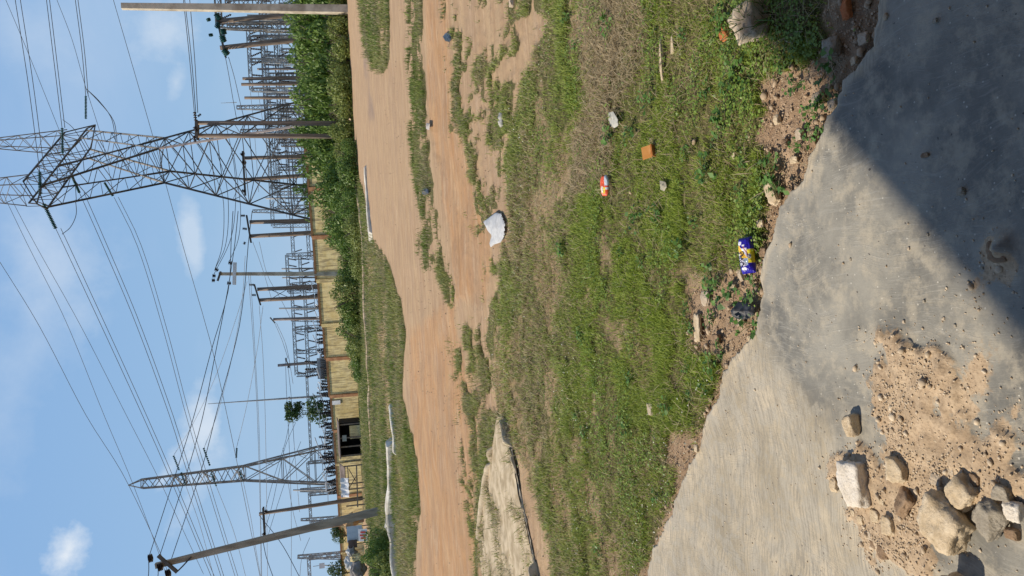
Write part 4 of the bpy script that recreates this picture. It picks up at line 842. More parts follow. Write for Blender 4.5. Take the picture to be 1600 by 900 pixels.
# ------------------------------------------------------------------ big pylon
TC = Vector((12.15, 68.3, 0)); DA = radians(17); BD = radians(60)
t1 = empty('big_pylon', TC); tag(t1, 'huge lattice transmission pylon with forked head, nearest to the road', 'pylon')
MB.K = .82
def hd(z): return 6.7-(6.7-2.05)*min(z, 14.6)/14.6
def lc(k, z, h=None): a = DA+k*pi/2; r = hd(z) if h is None else h; return Vector((cos(a)*r, sin(a)*r, z))
mb = MB(); [mb.bar(lc(k, -.2), lc(k, 14.6), .26) for k in range(4)]
for k in range(4): mb.build('leg', steel_dark if k != 3 else steel, t1) if k == 0 else None
mb = MB(); zs = [0, 4.6, 8.0, 10.6, 12.7, 14.6]
for i in range(5):
    z0, z1 = zs[i], zs[i+1]
    for k in range(4):
        a, b_, c, d = lc(k, z0), lc(k+1, z0), lc(k, z1), lc(k+1, z1); mb.bar(a, d, .085); mb.bar(b_, c, .085); mb.bar(c, d, .07)
        x = (a+b_+c+d)/4; mb.bar(a.lerp(c, .5), a.lerp(d, .28), .045); mb.bar(b_.lerp(d, .5), b_.lerp(c, .28), .045) 
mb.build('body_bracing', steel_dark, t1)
bd = Vector((cos(BD), sin(BD), 0)); bp = Vector((-sin(BD), cos(BD), 0)); ZB = 21.6; HB = 1.5; WB = .85
def bpnt(s, side, top): return bd*s+bp*side*WB+Vector((0, 0, ZB+(HB if top else 0)))
LL, RR_ = -7.6, 5.9; FI = 3.4
m1 = MB()
for top in (0, 1):
    for side in (-1, 1): m1.bar(bpnt(LL+(.0 if not top else 1.2), side, top), bpnt(RR_-(1.0 if top else 0), side, top), .12)
ns = 10
for i in range(ns):
    s0 = LL+.6+(RR_-LL-1.2)*i/ns; s1 = LL+.6+(RR_-LL-1.2)*(i+1)/ns
    for side in (-1, 1):
        m1.bar(bpnt(s0, side, i % 2), bpnt(s1, side, 1-i % 2), .06); m1.bar(bpnt(s0, side, 0), bpnt(s0, side, 1), .05)
    for top in (0, 1):
        m1.bar(bpnt(s0, -1, top), bpnt(s1, 1, top), .05)
tipR = bd*9.6+Vector((0, 0, ZB+.3)); tipL = bd*-8.6+Vector((0, 0, ZB+.2))
for side in (-1, 1):
    for top in (0, 1): m1.bar(bpnt(RR_-(1. if top else 0), side, top), tipR, .10); m1.bar(bpnt(LL+(1.2 if top else 0), side, top), tipL, .10)
m1.build('bridge_beam', steel_dark, t1)
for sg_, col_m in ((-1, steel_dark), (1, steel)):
    m2 = MB(); S = [bpnt(sg_*(7.2 if sg_ < 0 else 5.4), -1, 0), bpnt(sg_*(7.2 if sg_ < 0 else 5.4), 1, 0), bpnt(sg_*FI, 1, 0), bpnt(sg_*FI, -1, 0)]
    # outer pair of waist corners run to the outer beam points, inner pair cross to the inner ones
    out_c = (2, 3) if sg_ < 0 else (0, 1); in_c = (1, 0) if sg_ < 0 else (3, 2)
    Wc = [lc(out_c[0], 14.6), lc(out_c[1], 14.6), lc(in_c[1], 14.6), lc(in_c[0], 14.6)]
    o0 = Wc[0]; d00 = (o0-S[0]).length; d01 = (o0-S[1]).length
    if d01 < d00: S = [S[1], S[0], S[3], S[2]]
    kn = [w.lerp(s_, .22)+Vector((0, 0, 0)) for w, s_ in zip(Wc, S)]
    for i in range(4): m2.bar(Wc[i], kn[i], .16); m2.bar(kn[i], S[i], .15 if i < 2 else .12)
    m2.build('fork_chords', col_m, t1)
    m3 = MB(); n = 9
    for (i, j) in ((0, 1), (1, 2), (2, 3), (3, 0)):
        for k in range(n):
            a0, a1 = Wc[i].lerp(S[i], k/n), Wc[i].lerp(S[i], (k+1)/n); b0, b1 = Wc[j].lerp(S[j], k/n), Wc[j].lerp(S[j], (k+1)/n)
            m3.bar(a0, b1, .05) if k % 2 == 0 else m3.bar(b0, a1, .05)
    m3.build('fork_bracing', steel_dark, t1)
    # earth wire peak
    m4 = MB(); q = [bpnt(sg_*6.9 if sg_ < 0 else 5.6, -1, 1), bpnt(sg_*6.9 if sg_ < 0 else 5.6, 1, 1), bpnt(sg_*(5.0 if sg_ < 0 else 4.0), 1, 1), bpnt(sg_*(5.0 if sg_ < 0 else 4.0), -1, 1)]; ap = bd*(sg_*5.6 if sg_ < 0 else 4.6)+Vector((0, 0, ZB+10.5))
    for p_ in q: m4.bar(p_, p_.lerp(ap, .97), .09)
    n = 12
    for i in range(4):
        for k in range(n):
            a, b_ = q[i], q[(i+1) % 4]; m4.bar(a.lerp(ap, k/n), b_.lerp(ap, (k+1)/n), .045) if (k+i) % 2 else m4.bar(b_.lerp(ap, k/n), a.lerp(ap, (k+1)/n), .045)
    m4.build('earth_wire_peak', steel, t1)
o = [q_ for q_ in bpy.data.objects if q_.parent == t1 and q_.name.startswith('leg')][0]; bpy.data.objects.remove(o)
for k in range(4): mb = MB(); mb.bar(lc(k, -.2), lc(k, 14.6), .19 if k else .15); mb.build('leg', pinkish_bar if k == 3 else steel_dark, t1)
def to_t1(p): return Vector(p)-TC
def istring(a, b_, r=.13, n=16):
    m5 = MB(); discs(m5, to_t1(a), to_t1(b_), r, n); m5.build('insulator_string', glassgreen, t1, True)
SL, SC_, SR = 62, 67.5, 76
ends = dict(L1=((62, 268), (63, 304), SL-.6, SL), C1=((97, 200), (98, 240), SC_-1, SC_), R1=((134, 150), (134, 186), SR-1, SR), L2=((87, 357), (68, 318), SL+1, SL), C2=((124, 301), (113, 276), SC_+1, SC_), R2=((176, 306), (163, 285), SR+1, SR))
for k_, (o1, o2, y1, y2) in ends.items(): istring(anchor(o1[0], o1[1], y1), anchor(o2[0], o2[1], y2), .15 if k_[0] == 'L' else .12)
for (o1, o2, y) in (((63, 304), (68, 318), SL), ((98, 240), (113, 276), SC_)):
    m5 = MB(); m5.bar(to_t1(anchor(o1[0], o1[1], y)), to_t1(anchor(o2[0], o2[1], y)), .07); m5.build('hanger', steel_dark, t1)
MB.K = .9
# ------------------------------------------------------------------ second pylon
y2 = 120; foot = Vector(base(722, y2)); t2 = empty('second_pylon', (foot.x, foot.y, 0)); tag(t2, 'slender lattice pylon seen edge-on behind the yellow wall at left', 'pylon')
def p2(X, Y, dy=0): return anchor(X, Y, y2+dy)-foot
cxs = lambda z: z
ztop = p2(200, 747).z; zw = p2(382, 728).z
def c2(z, k):
    hw = (.75+(zw-z)/zw*2.6*1.0 if z < zw else .55+(ztop-z)/(ztop-zw)*.5); dx, dy = ((1, 1), (1, -1), (-1, -1), (-1, 1))[k % 4]; return Vector((dx*hw*1.0, dy*hw, z))
rt = .3
def r2(v): return Vector((v.x*cos(rt)-v.y*sin(rt), v.x*sin(rt)+v.y*cos(rt), v.z))
for k in range(4): mb = MB(); mb.bar(r2(c2(-.2, k)), r2(c2(zw, k)), .24); mb.build('leg', steel, t2)
mb = MB(); lv = [0, zw*.36, zw*.66, zw]
for i in range(3):
    for k in range(4): a, b_, c, d = [r2(q) for q in (c2(lv[i], k), c2(lv[i], k+1), c2(lv[i+1], k), c2(lv[i+1], k+1))]; mb.bar(a, d, .11); mb.bar(b_, c, .11); mb.bar(c, d, .11); mb.bar(a.lerp(c, .5), a.lerp(d, .25), .07); mb.bar(b_.lerp(d, .5), b_.lerp(c, .25), .07)
n = 15; zp = ztop-1.8
for k in range(4): mb.bar(r2(c2(zw, k)), r2(c2(zp, k)), .2)
for i in range(n):
    z0 = zw+(zp-zw)*i/n; z1 = zw+(zp-zw)*(i+1)/n
    for k in range(4): mb.bar(r2(c2(z0, k)), r2(c2(z1, k+1)), .1) if (i+k) % 2 else mb.bar(r2(c2(z0, k+1)), r2(c2(z1, k)), .1)
for k in range(4): mb.bar(r2(c2(zp, k)), Vector((0, 0, ztop)), .14); mb.bar(r2(c2(zp, k)), r2(c2(zp, k+1)), .1)
mb.build('body', steel, t2)
arms = []
for X in (283, 328, 376):
    z = p2(X, 735).z
    for s_ in (-1, 1):
        tip = Vector((.0, s_*4.6, z)); tip = r2(tip); mb = MB()
        for k in ((0, 3) if s_ > 0 else (1, 2)): mb.bar(r2(c2(z-.2, k)), tip, .12); mb.bar(r2(c2(z+1.3, k)), tip, .1)
        mb.bar(r2(c2(z-.2, 0 if s_ > 0 else 1)).lerp(tip, .5), r2(c2(z-.2, 3 if s_ > 0 else 2)).lerp(tip, .5), .08); mb.build('crossarm', steel, t2); arms.append(tip)
for (a, b_) in [((271, 712), (280, 735)), ((283, 738), (290, 758)), ((318, 700), (328, 728)), ((330, 738), (338, 760)), ((370, 700), (369, 716)), ((374, 736), (380, 752))]:
    mb = MB(); discs(mb, p2(a[0], a[1], -1), p2(b_[0], b_[1], -1), .17, 9); mb.build('insulator_string', glassgreen, t2, True)
MB.K = 1.0
# ------------------------------------------------------------------ wires
def wire(P, d0, d1, label, group=None, name='power_cable', m=None, rs=1.0, pair=0):
    P = [np.array(p, float) for p in P]; seg = np.cumsum([0]+[np.linalg.norm(b_-a) for a, b_ in zip(P, P[1:])]); T_ = seg/seg[-1]
    # smooth curve through the points
    pts = []; rad = []; n = 22
    xs = [p[0] for p in P]; ys = [p[1] for p in P]
    def cr(v, t):
        i = min(max(np.searchsorted(T_, t, 'right')-1, 0), len(v)-2); u = (t-T_[i])/(T_[i+1]-T_[i]); p0 = v[max(i-1, 0)]; p3 = v[min(i+2, len(v)-1)]; a, b_ = v[i], v[i+1]
        h = T_[i+1]-T_[i]; m0 = (b_-p0)/(T_[i+1]-T_[max(i-1, 0)])*h; m1_ = (p3-a)/(T_[min(i+2, len(v)-1)]-T_[i])*h
        return (2*u**3-3*u*u+1)*a+(u**3-2*u*u+u)*m0+(3*u*u-2*u**3)*b_+(u**3-u*u)*m1_
    for k in range(n+1):
        t = k/n; d = 1/((1-t)/d0+t/d1); pts.append(anchor(cr(xs, t), cr(ys, t), d)); rad.append(max(.012, d*.00038)*rs)
    mb = MB(); mb.tube(pts, rad, 4, False)
    if pair:
        mb.tube([p+Vector((0, 0, -pair)) for p in pts], rad, 4, False)
    o = mb.build(name, m or wiremat); me = o.data
    c = pts[0]; me.transform(Matrix.Translation(-c)); o.location = c
    return tag(o, label, 'cable', group)
gA = 'conductors running left from the big pylon'; lA = 'long thin conductor sagging left across the sky from the big pylon'
wire([(-8, 397), (60, 507), (135, 650), (192, 741), (252, 867), (266, 905)], 66, 105, 'topmost earth wire crossing the left sky', None, m=wiremat, rs=.8)
wire([(4, 301), (42, 380), (102, 500), (163, 650), (204, 747), (249, 867), (262, 905)], 64, 105, lA, gA, rs=.7)
wire([(13, 302), (54, 380), (126, 509), (198, 650), (249, 750), (318, 897)], 64, 105, lA, gA, rs=.7)
wire([(87, 357), (105, 395), (168, 530), (223, 650), (258, 729), (331, 903)], 63, 100, lA, gA, rs=.9, pair=.34)
wire([(124, 301), (159, 380), (210, 500), (265, 650), (290, 730), (346, 903)], 68.5, 105, lA, gA, rs=.9, pair=.34)
wire([(178, 308), (213, 380), (255, 515), (291, 650), (330, 780), (368, 903)], 77, 112, lA, gA, rs=.8, pair=.36)
wire([(176, -4), (240, 217), (264, 306), (296, 420), (330, 539), (355, 650), (380, 770), (407, 905)], 72, 118, 'lone conductor passing behind the big pylon from right to left', rs=.8)
gB = 'conductors running right from the big pylon'; lB = 'steep conductor leaving the big pylon toward the upper right'
wire([(62, 268), (44, 130), (23, -5)], 61.4, 55.5, lB, gB, pair=.3)
wire([(97, 200), (86, 110), (72, -5)], 66.5, 61, lB, gB, pair=.2)
wire([(134, 150), (128, 80), (117, -5)], 75, 69.5, lB, gB, pair=.2)
wire([(7, -5), (40, 73), (96, 212)], 60, 74, 'single thin wire crossing the others at the upper right corner', rs=.7)
wire([(87, -5), (112, 60), (132, 130), (159, 217), (178, 306)], 66, 80, 'thin wire passing behind the right arm of the big pylon', rs=.7)
def jumper(P, y0, y1_): wire(P, y0, y1_, 'short loose jumper loop hanging at the big pylon', 'jumper loops of the big pylon', 'jumper_cable')
jumper([(134, 138), (160, 165), (178, 190), (183, 222)], 75, 77); jumper([(134, 138), (155, 158), (174, 185), (181, 222)], 75, 77)
jumper([(98, 187), (110, 196), (118, 205), (125, 216)], 66.5, 68); jumper([(118, 312), (119, 335), (110, 355), (97, 366)], 63, 63)
gC = 'three conductors on the leaning pole'; lC = 'dark conductor strung between the near leaning pole and the slim concrete pole'
wire([(364, 330), (361, 380), (357, 452), (330, 548), (303, 650), (282, 717), (234, 866)], 66, 36, lC, gC, rs=1.15)
wire([(372, 330), (367, 380), (356, 452), (335, 560), (317, 650), (295, 729), (249, 870)], 66, 36, lC, gC, rs=1.15)
wire([(394, 330), (388, 380), (382, 452), (371, 524), (337, 650), (318, 723), (265, 882)], 66, 36, lC, gC, rs=1.15)
for a, b_ in (((232, 870), (231, 910)), ((247, 886), (245, 910)), ((260, 896), (258, 910))): wire([a, ((a[0]+b_[0])/2+1, (a[1]+b_[1])/2), b_], 36, 34.5, 'short end of a conductor leaving the leaning pole to the left', 'conductor ends left of the leaning pole', rs=1.2)
gD = 'conductors between the big pylon and the slim pole'; lD = 'slack conductor strung from the slim concrete pole past the big pylon to the right'
wire([(336, 420), (352, 385), (357, 330), (352, 280), (330, 215)], 62, 70, lD, gD, rs=.9); wire([(333, 431), (360, 375), (368, 320), (366, 260), (352, 190)], 62, 74, lD, gD, rs=.9)
wire([(357, 411), (372, 375), (376, 330), (372, 290), (365, 240)], 62, 78, lD, gD, rs=.9); wire([(336, 420), (346, 390), (350, 345), (346, 300), (312, 222)], 62, 60, lD, gD, rs=.9)
for P, d0, d1 in (([(304, 180), (296, 90), (286, -5)], 54, 49), ([(306, 178), (299, 90), (288, -5)], 54, 49), ([(309, 176), (304, 90), (296, -5)], 54, 49)): wire(P, d0, d1, 'near-parallel conductor from the tall weathered pole pair to the right edge', 'conductors right of the tall pole pair', rs=1.1)
wire([(352, 88), (358, 120), (364, 155), (370, 188)], 71, 74, 'conductor from the thick leaning poles to the big pylon', rs=.9); wire([(357, 89), (366, 120), (374, 155), (382, 188)], 71, 74, 'lower conductor from the thick leaning poles, just beneath another', rs=.9)
gE = 'hazy distant conductors over the switchyard'; lE = 'faint distant conductor spanning the sky over the switchyard'
for P, d0, d1 in [([(388, 425), (396, 540), (402, 650), (406, 780), (408, 905)], 90, 110), ([(391, 425), (399, 560), (405, 680), (409, 905)], 90, 110), ([(405, 478), (411, 560), (415, 680), (418, 905)], 97, 120), ([(369, 702), (384, 640), (402, 545), (411, 478)], 120, 97),
                  ([(318, 702), (340, 645), (362, 560), (378, 470), (383, 400)], 120, 90), ([(271, 712), (300, 665), (336, 590), (368, 500), (386, 440)], 120, 90), ([(380, 752), (392, 810), (400, 860), (408, 905)], 120, 125), ([(338, 760), (365, 830), (385, 905)], 120, 125), ([(290, 758), (312, 820), (335, 905)], 120, 125),
                  ([(427, 500), (440, 530), (450, 560)], 115, 118), ([(432, 505), (447, 540), (458, 600)], 115, 120), ([(450, 574), (455, 620), (460, 700), (468, 800)], 118, 125), ([(446, 562), (448, 620), (452, 700), (455, 800), (455, 905)], 118, 125),
                  ([(414, 798), (430, 740), (446, 690), (452, 660)], 72, 100), ([(412, 834), (425, 790), (445, 700), (462, 660)], 72, 100), ([(417, 843), (430, 800), (450, 740), (470, 690)], 72, 100), ([(405, 378), (418, 430), (440, 470), (455, 500)], 90, 120), ([(395, 378), (410, 420), (425, 470)], 90, 115),
                  ([(470, 845), (458, 800), (448, 740), (442, 700)], 118, 118), ([(484, 840), (472, 870), (468, 905)], 118, 118), ([(391, 142), (396, 190), (400, 240), (404, 300)], 100, 110), ([(403, 142), (412, 200), (420, 260), (424, 330)], 100, 110), ([(398, 60), (420, 90), (440, 140), (452, 200)], 100, 120), ([(405, 120), (425, 170), (440, 260), (448, 340)], 100, 120)]:
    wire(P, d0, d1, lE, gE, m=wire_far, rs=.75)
for P in ([(405, 805), (440, 850), (470, 905)], [(411, 846), (416, 870), (428, 905)]): wire(P, 72, 62, 'dark conductor leaving the thin leaning poles to the left', 'conductors left of the thin leaning poles', rs=1.1)
# ------------------------------------------------------------------ yellow wall
wallm, nt, b, o_ = newmat('weathered_yellow_wash'); T = NT(nt)
z_ = T.n('ShaderNodeSeparateXYZ'); nt.links.new(T.geo(), z_.inputs[0])
nn1 = T.noise(1.1, 6, .65, scl=(1, 1, 1.6)); nn2 = T.noise(2.2, 8, .7, scl=(2.5, 2.5, .35))
cc = T.mix(T.ramp(nn1, .3, .7), c4((.66, .51, .22)), c4((.84, .70, .38)))
cc = T.mix(T.math('MULTIPLY', T.ramp(nn2, .46, .6), .75), cc, c4((.26, .20, .12)))
cc = T.mix(T.math('MULTIPLY', T.ramp(T.noise(4, 5, .6), .5, .7), .35), cc, c4((.34, .24, .13)))
T.set(b.inputs['Base Color'], cc); b.inputs['Roughness'].default_value = .95; T.bump(b, nn2, .3, .02)
rustm = simple('rust_red_paint', (.33, .15, .075), (.50, .27, .14), 2, .9); copem = simple('dark_coping', (.13, .075, .04), (.22, .12, .06), 2, .9)
def wall_pt(Y):
    A = (base(290, 58), base(900, 82)); r = (450-Y)/FOC
    # point of the wall line seen at photo row Y (horizon level)
    d = ray(530-(Y-450)*-.055, Y); ax, ay = A[0][0], A[0][1]; ex, ey = A[1][0]-ax, A[1][1]-ay
    t = (ax*ey-ay*ex)/(d[0]*ey-d[1]*ex); return d[0]*t, d[1]*t
tops = {200: 474, 250: 479, 293: 483, 368: 488, 436: 495, 505: 503, 558: 510, 616: 515.5, 670: 522, 722: 525, 772: 528, 812: 530.5, 860: 533, 910: 536, 960: 538}
tw = empty('boundary_wall', (*wall_pt(505), 0)); tag(tw, 'long weathered yellow boundary wall with rust-red coping and pilasters', 'wall')
def wadd(mb, nm, mm): o = mb.build(nm, mm, tw); o.location = -tw.location
ks = sorted(tops); body = MB(); cop = MB()
for a, b_ in zip(ks, ks[1:]):
    (x0, y0), (x1, y1) = wall_pt(a), wall_pt(b_); h0 = anchor(tops[a], a, y0).z; h1 = anchor(tops[b_], b_, y1).z; L_ = math.hypot(x1-x0, y1-y0); an = math.atan2(y1-y0, x1-x0); zt = (h0+h1)/2
    body.box(((x0+x1)/2, (y0+y1)/2, zt/2-.3), (L_, .2, zt+.5-.0), an); cop.box(((x0+x1)/2, (y0+y1)/2, zt+.02), (L_, .34, .16), an)
wadd(body, 'masonry', wallm); wadd(cop, 'coping', copem)
for a in ks[1:-1]:
    x0, y0 = wall_pt(a); h0 = anchor(tops[a], a, y0).z; x1, y1 = wall_pt(a+5); an = math.atan2(y1-y0, x1-x0); mb = MB(); mb.box((x0, y0, h0/2-.2), (.32, .40, h0+.5), an); wadd(mb, 'pilaster', rustm if a in (293, 368, 558, 616, 670, 772) else wallm)
x0, y0 = wall_pt(628); x1, y1 = wall_pt(633); an = math.atan2(y1-y0, x1-x0); s = empty('wall_notice', (x0, y0, 0)); tag(s, 'small blank white notice painted board on the yellow wall', 'notice')
mb = MB(); p = anchor(525, 629, y0-.2); mb.box((p.x-x0, -.2, p.z), (.45, .04, .75), an); mb.build('board', white, s)
# ------------------------------------------------------------------ shed, stall frame, signs, junk
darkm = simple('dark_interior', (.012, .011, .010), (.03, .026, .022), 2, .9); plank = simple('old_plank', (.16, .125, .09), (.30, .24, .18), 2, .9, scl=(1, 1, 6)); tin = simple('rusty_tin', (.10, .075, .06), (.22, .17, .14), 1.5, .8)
ys = 66; g0 = base(688, ys); t = empty('market_shed', g0); tag(t, 'open dark wooden shed against the yellow wall', 'shed')
def ls(X, Y, y=ys): p = anchor(X, Y, y); return (p.x-g0[0], p.y-g0[1], p.z)
pl, prr = ls(531, 714), ls(531, 662); zt = (pl[2]+prr[2])/2; wx = prr[0]-pl[0]; cx_ = (prr[0]+pl[0])/2
mb = MB(); mb.box((cx_, 1.2, zt+.08), (wx+.3, 3.0, .07), 0, .05); mb.build('roof', tin, t)
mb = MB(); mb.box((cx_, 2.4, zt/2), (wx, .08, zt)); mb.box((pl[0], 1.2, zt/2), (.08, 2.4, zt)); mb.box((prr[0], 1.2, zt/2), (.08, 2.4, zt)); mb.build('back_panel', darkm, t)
for Y in (664, 685, 699, 713): q = ls(531, Y); mb = MB(); mb.bar((q[0], 0, -.1), (q[0], 0, zt), .1); mb.build('post', plank, t)
q0, q1 = ls(550, 700), ls(550, 664)
mb = MB(); mb.box(((q0[0]+q1[0])/2+.35, .05, .45), (1.1, .06, .9)); mb.build('counter', wallm, t)
mb = MB(); mb.box((ls(535, 685)[0], -.02, zt-.38), (.5, .1, .35)); mb.build('cloth', simple('pale_cloth', (.3, .32, .28), (.42, .42, .38), 3, .9), t)
g0 = base(760, 62); t = empty('stall_frame', g0); tag(t, 'rickety wooden stall frame of posts and rails before the wall', 'stall')
def lp(X, Y, y=62): p = anchor(X, Y, y); return Vector((p.x-g0[0], p.y-g0[1], p.z))
for Y, X in ((729, 537), (765, 542), (791, 541)): mb = MB(); a = lp(X, Y); a2 = Vector((a.x, 0, -.1)); mb.bar(a2, a, .09); mb.bar(a2+Vector((.1, 1.4, 0)), a+Vector((.1, 1.4, -.1)), .08); mb.build('post', plank, t)
mb = MB(); mb.bar(lp(557, 727), lp(559, 792), .1); mb.bar(lp(543, 729), lp(546, 766), .07); mb.build('rail', plank, t)
mb = MB(); mb.bar(lp(545, 733), lp(556, 752), .06); mb.bar(lp(556, 745), lp(546, 762), .06); mb.build('brace', plank, t)
mb = MB(); mb.box(tuple((lp(534, 745)+lp(538, 745))/2+Vector((0, .7, .02))), (1.5, 1.6, .05), 0, .25); mb.build('roof_sheet', tin, t)
g1 = lp(535, 762); o = crumple('tarpaulin', 535, 762, [(-4, -9), (4, -9), (5, 9), (-3, 9)], .02, plastic('white_tarp', (.62, .64, .66), .5), 'white folded tarpaulin on the stall frame roof', 'tarpaulin', 11, z=.05)
bpy.data.objects.remove(o)
mb = MB(); k = 10
for i in range(k):
    for j in range(4):
        a = lambda i, j: Vector((-.75+1.5*i/k, -.04*j*j*.4-.05+.03*sin(i*2.1+j), -.15*j+.03*sin(i*1.7)))
        mb.quad(a(i, j), a(i+1, j), a(i+1, j+1), a(i, j+1))
p = anchor(532.5, 762, 61.6); o = mb.build('tarpaulin', white, smooth=True); o.location = p; tag(o, 'white tarpaulin hanging over the front of the stall frame', 'tarpaulin')
# signs and junk at left
def board(name, X, Y, y, w, h, m, label, cat, rz=0, rx=0, th=.05):
    g_ = base(Y, y); p = anchor(X, Y, y); t = empty(name, (g_[0], y, 0)); tag(t, label, cat); mb = MB(); mb.box((p.x-g_[0], 0, p.z), (w, th, h), rz, rx); mb.build('panel', m, t)
    mb = MB(); [mb.bar((p.x-g_[0]+s*w*.42, th+.05, -.1), (p.x-g_[0]+s*w*.42, th+.05, p.z), .05) for s in (-1, 1)]; mb.build('post', plank, t); return t, p, g_
bluew = simple('pale_blue_sheet', (.52, .58, .64), (.62, .68, .74), 3, .6); redm = simple('red_print', (.5, .06, .05), (.55, .1, .08), 3, .6)
board('sign_board', 554, 834, 50, 1.0, .95, bluew, 'large pale blue-white sign board standing in the far left junk', 'sign')
t, p, g_ = board('sign_board', 567, 836, 48, .75, .55, white, 'smaller white board with red print leaning below the pale one', 'sign', rx=-.3)
mb = MB()
for k in range(3): mb.box((p.x-g_[0]-.18+.18*k, -.045, p.z+.02*((k % 2)*2-1)), (.11, .01, .34), 0, -.3)
mb.build('print', redm, [q_ for q_ in bpy.data.objects if q_.parent == t and q_.name.startswith('panel')][0])
board('crate', 551, 849, 50, .45, .55, simple('brown_crate', (.12, .08, .065), (.18, .12, .1), 4, .9), 'dark brown upright crate beside the pale sign board', 'crate', th=.4)
def junk(X, Y, y, w, h, m, label, cat, seed):
    import bmesh; from mathutils import noise
    bm = bmesh.new(); bmesh.ops.create_icosphere(bm, subdivisions=4, radius=1)
    for v in bm.verts:
        p = v.co.copy(); v.co = p*(1+noise.fractal(p*1.6+Vector((seed, 0, 0)), 1, 2, 5)*.45); v.co.x *= w/2; v.co.y *= w/3; v.co.z *= h/2
    me = bpy.data.meshes.new(cat.replace(' ', '_')); bm.to_mesh(me); bm.free(); me.materials.append(m); [setattr(q, 'use_smooth', True) for q in me.polygons]; o = bpy.data.objects.new(cat.replace(' ', '_'), me); COL.objects.link(o); o.location = anchor(X, Y, y); tag(o, label, cat)
tarpw = simple('dirty_white_tarp', (.42, .41, .38), (.62, .6, .56), 1.5, .7); tarpg = simple('grey_tarp', (.14, .13, .12), (.24, .22, .2), 2, .7)
junk(548, 861, 50, .75, .5, tarpw, 'white tarpaulin heap next to the brown crate', 'tarpaulin heap', 1); junk(552, 866, 49.6, .8, .5, tarpg, 'grey tarpaulin heap under the white one', 'tarpaulin heap', 2); junk(547, 880, 50, 1.0, .6, tarpw, 'long white tarpaulin heap nearest the left edge', 'tarpaulin heap', 3)
junk(560, 892, 47, 1.3, .8, tarpg, 'dark rubbish heap at the left edge below the tarpaulins', 'rubbish heap', 4); junk(558, 872, 47, .5, .75, wallm, 'yellow sack standing among the tarpaulin heaps', 'sack', 5)
junk(607, 820, 29, .55, .26, tarpw, 'pale lumpy sack lying beside the white kerb', 'sack', 6); junk(548, 817, 55, 1.2, .9, simple('earth_heap', (.33, .2, .1), (.45, .3, .17), 2, .9), 'orange earth heap behind the leaning pole', 'earth heap', 7)
# ------------------------------------------------------------------ shrubs and trees
def crown_mesh(n, lobes, size, c1, c2, asp=.6, seed=1):
    rs = np.random.default_rng(seed); C = []; NR = []
    wts = np.array([l[3]**2 for l in lobes]); wts = wts/wts.sum(); idx = rs.choice(len(lobes), n, p=wts)
    d = rs.normal(size=(n, 3)); d /= np.linalg.norm(d, axis=1)[:, None]; d[:, 2] = np.abs(d[:, 2])*np.where(rs.uniform(0, 1, n) < .78, 1, -1)
    L_ = np.array(lobes)[idx]; rr = L_[:, 3]*(.62+.45*rs.uniform(0, 1, n)**.6)
    c = L_[:, :3]+d*rr[:, None]; c[:, 2] = np.maximum(c[:, 2], .02)
    nr = d+rs.normal(0, .55, (n, 3)); nr /= np.linalg.norm(nr, axis=1)[:, None]
    t = np.cross(nr, rs.normal(size=(n, 3))); t /= np.linalg.norm(t, axis=1)[:, None]; b_ = np.cross(nr, t); s_ = size*rs.uniform(.6, 1.4, n)
    a = t*s_[:, None]*.5; b_ = b_*s_[:, None]*.5*asp; V = np.stack([c-a, c+b_, c+a, c-b_], 1).reshape(-1, 3)
    me = bpy.data.meshes.new('foliage'); me.vertices.add(4*n); me.vertices.foreach_set('co', V.astype(np.float32).ravel()); me.loops.add(4*n); me.loops.foreach_set('vertex_index', np.arange(4*n, dtype=np.int32)); me.polygons.add(n)
    me.polygons.foreach_set('loop_start', np.arange(0, 4*n, 4, dtype=np.int32)); me.polygons.foreach_set('loop_total', np.full(n, 4, np.int32)); me.update(calc_edges=True)
    tt = rs.uniform(0, 1, n)*.6+.4*rs.uniform(0, 1, len(lobes))[idx]; col = np.array(c1)[None]*(1-tt[:, None])+np.array(c2)[None]*tt[:, None]
    ca = me.color_attributes.new('col', 'FLOAT_COLOR', 'POINT'); ca.data.foreach_set('color', np.repeat(np.concatenate([col, np.ones((n, 1))], 1), 4, 0).astype(np.float32).ravel()); me.materials.append(leafmat); return me
def lobes(n, rx, rz, seed, z0=.45):
    rs = np.random.default_rng(seed); o = []
    for i in range(n):
        a = rs.uniform(0, 2*pi); q = rs.uniform(0, 1)**.5; r = rs.uniform(.22, .40); o.append((cos(a)*q*rx, sin(a)*q*rx, rs.uniform(.12, max(.2, 1-q*.55)-r*.35)*rz, r))
    return o
SH = [crown_mesh(3600, lobes(15, .72, 1.0, s_), .075, (.055, .115, .018), (.21, .31, .06), seed=s_) for s_ in (1, 2, 3)]
SL_ = [crown_mesh(3200, lobes(15, .75, .9, s_), .075, (.13, .18, .035), (.32, .36, .10), seed=s_) for s_ in (4, 5)]
barkm = simple('bark', (.10, .075, .05), (.18, .14, .10), 3, .9)
stem = MB()
for i in range(7): a = i*.9; stem.tube([(0, 0, -.1), (cos(a)*.2, sin(a)*.2, .4), (cos(a)*.45, sin(a)*.45, .75)], [.03, .02, .008], 4)
proto = stem.build('stems', barkm); stem_me = proto.data; bpy.data.objects.remove(proto)
def shrub(Y, y, w, h, lab, k=0, light=False, group=None, name='shrub', zb=0, cat='shrub'):
    if y > 45 and y < 55 and Y < 235: h += .45
    w *= random.uniform(.85, 1.2); h *= random.uniform(.9, 1.12)
    p = base(Y, y); t = empty(name, (p[0], p[1], zb), random.uniform(0, 6)); tag(t, lab, cat, group); me = (SL_ if light else SH)[k % (2 if light else 3)]
    t.scale = (w/2, w/2, h)
    f = bpy.data.objects.new('foliage', me); COL.objects.link(f); f.parent = t; s_ = bpy.data.objects.new('stems', stem_me); COL.objects.link(s_); s_.parent = t; return t
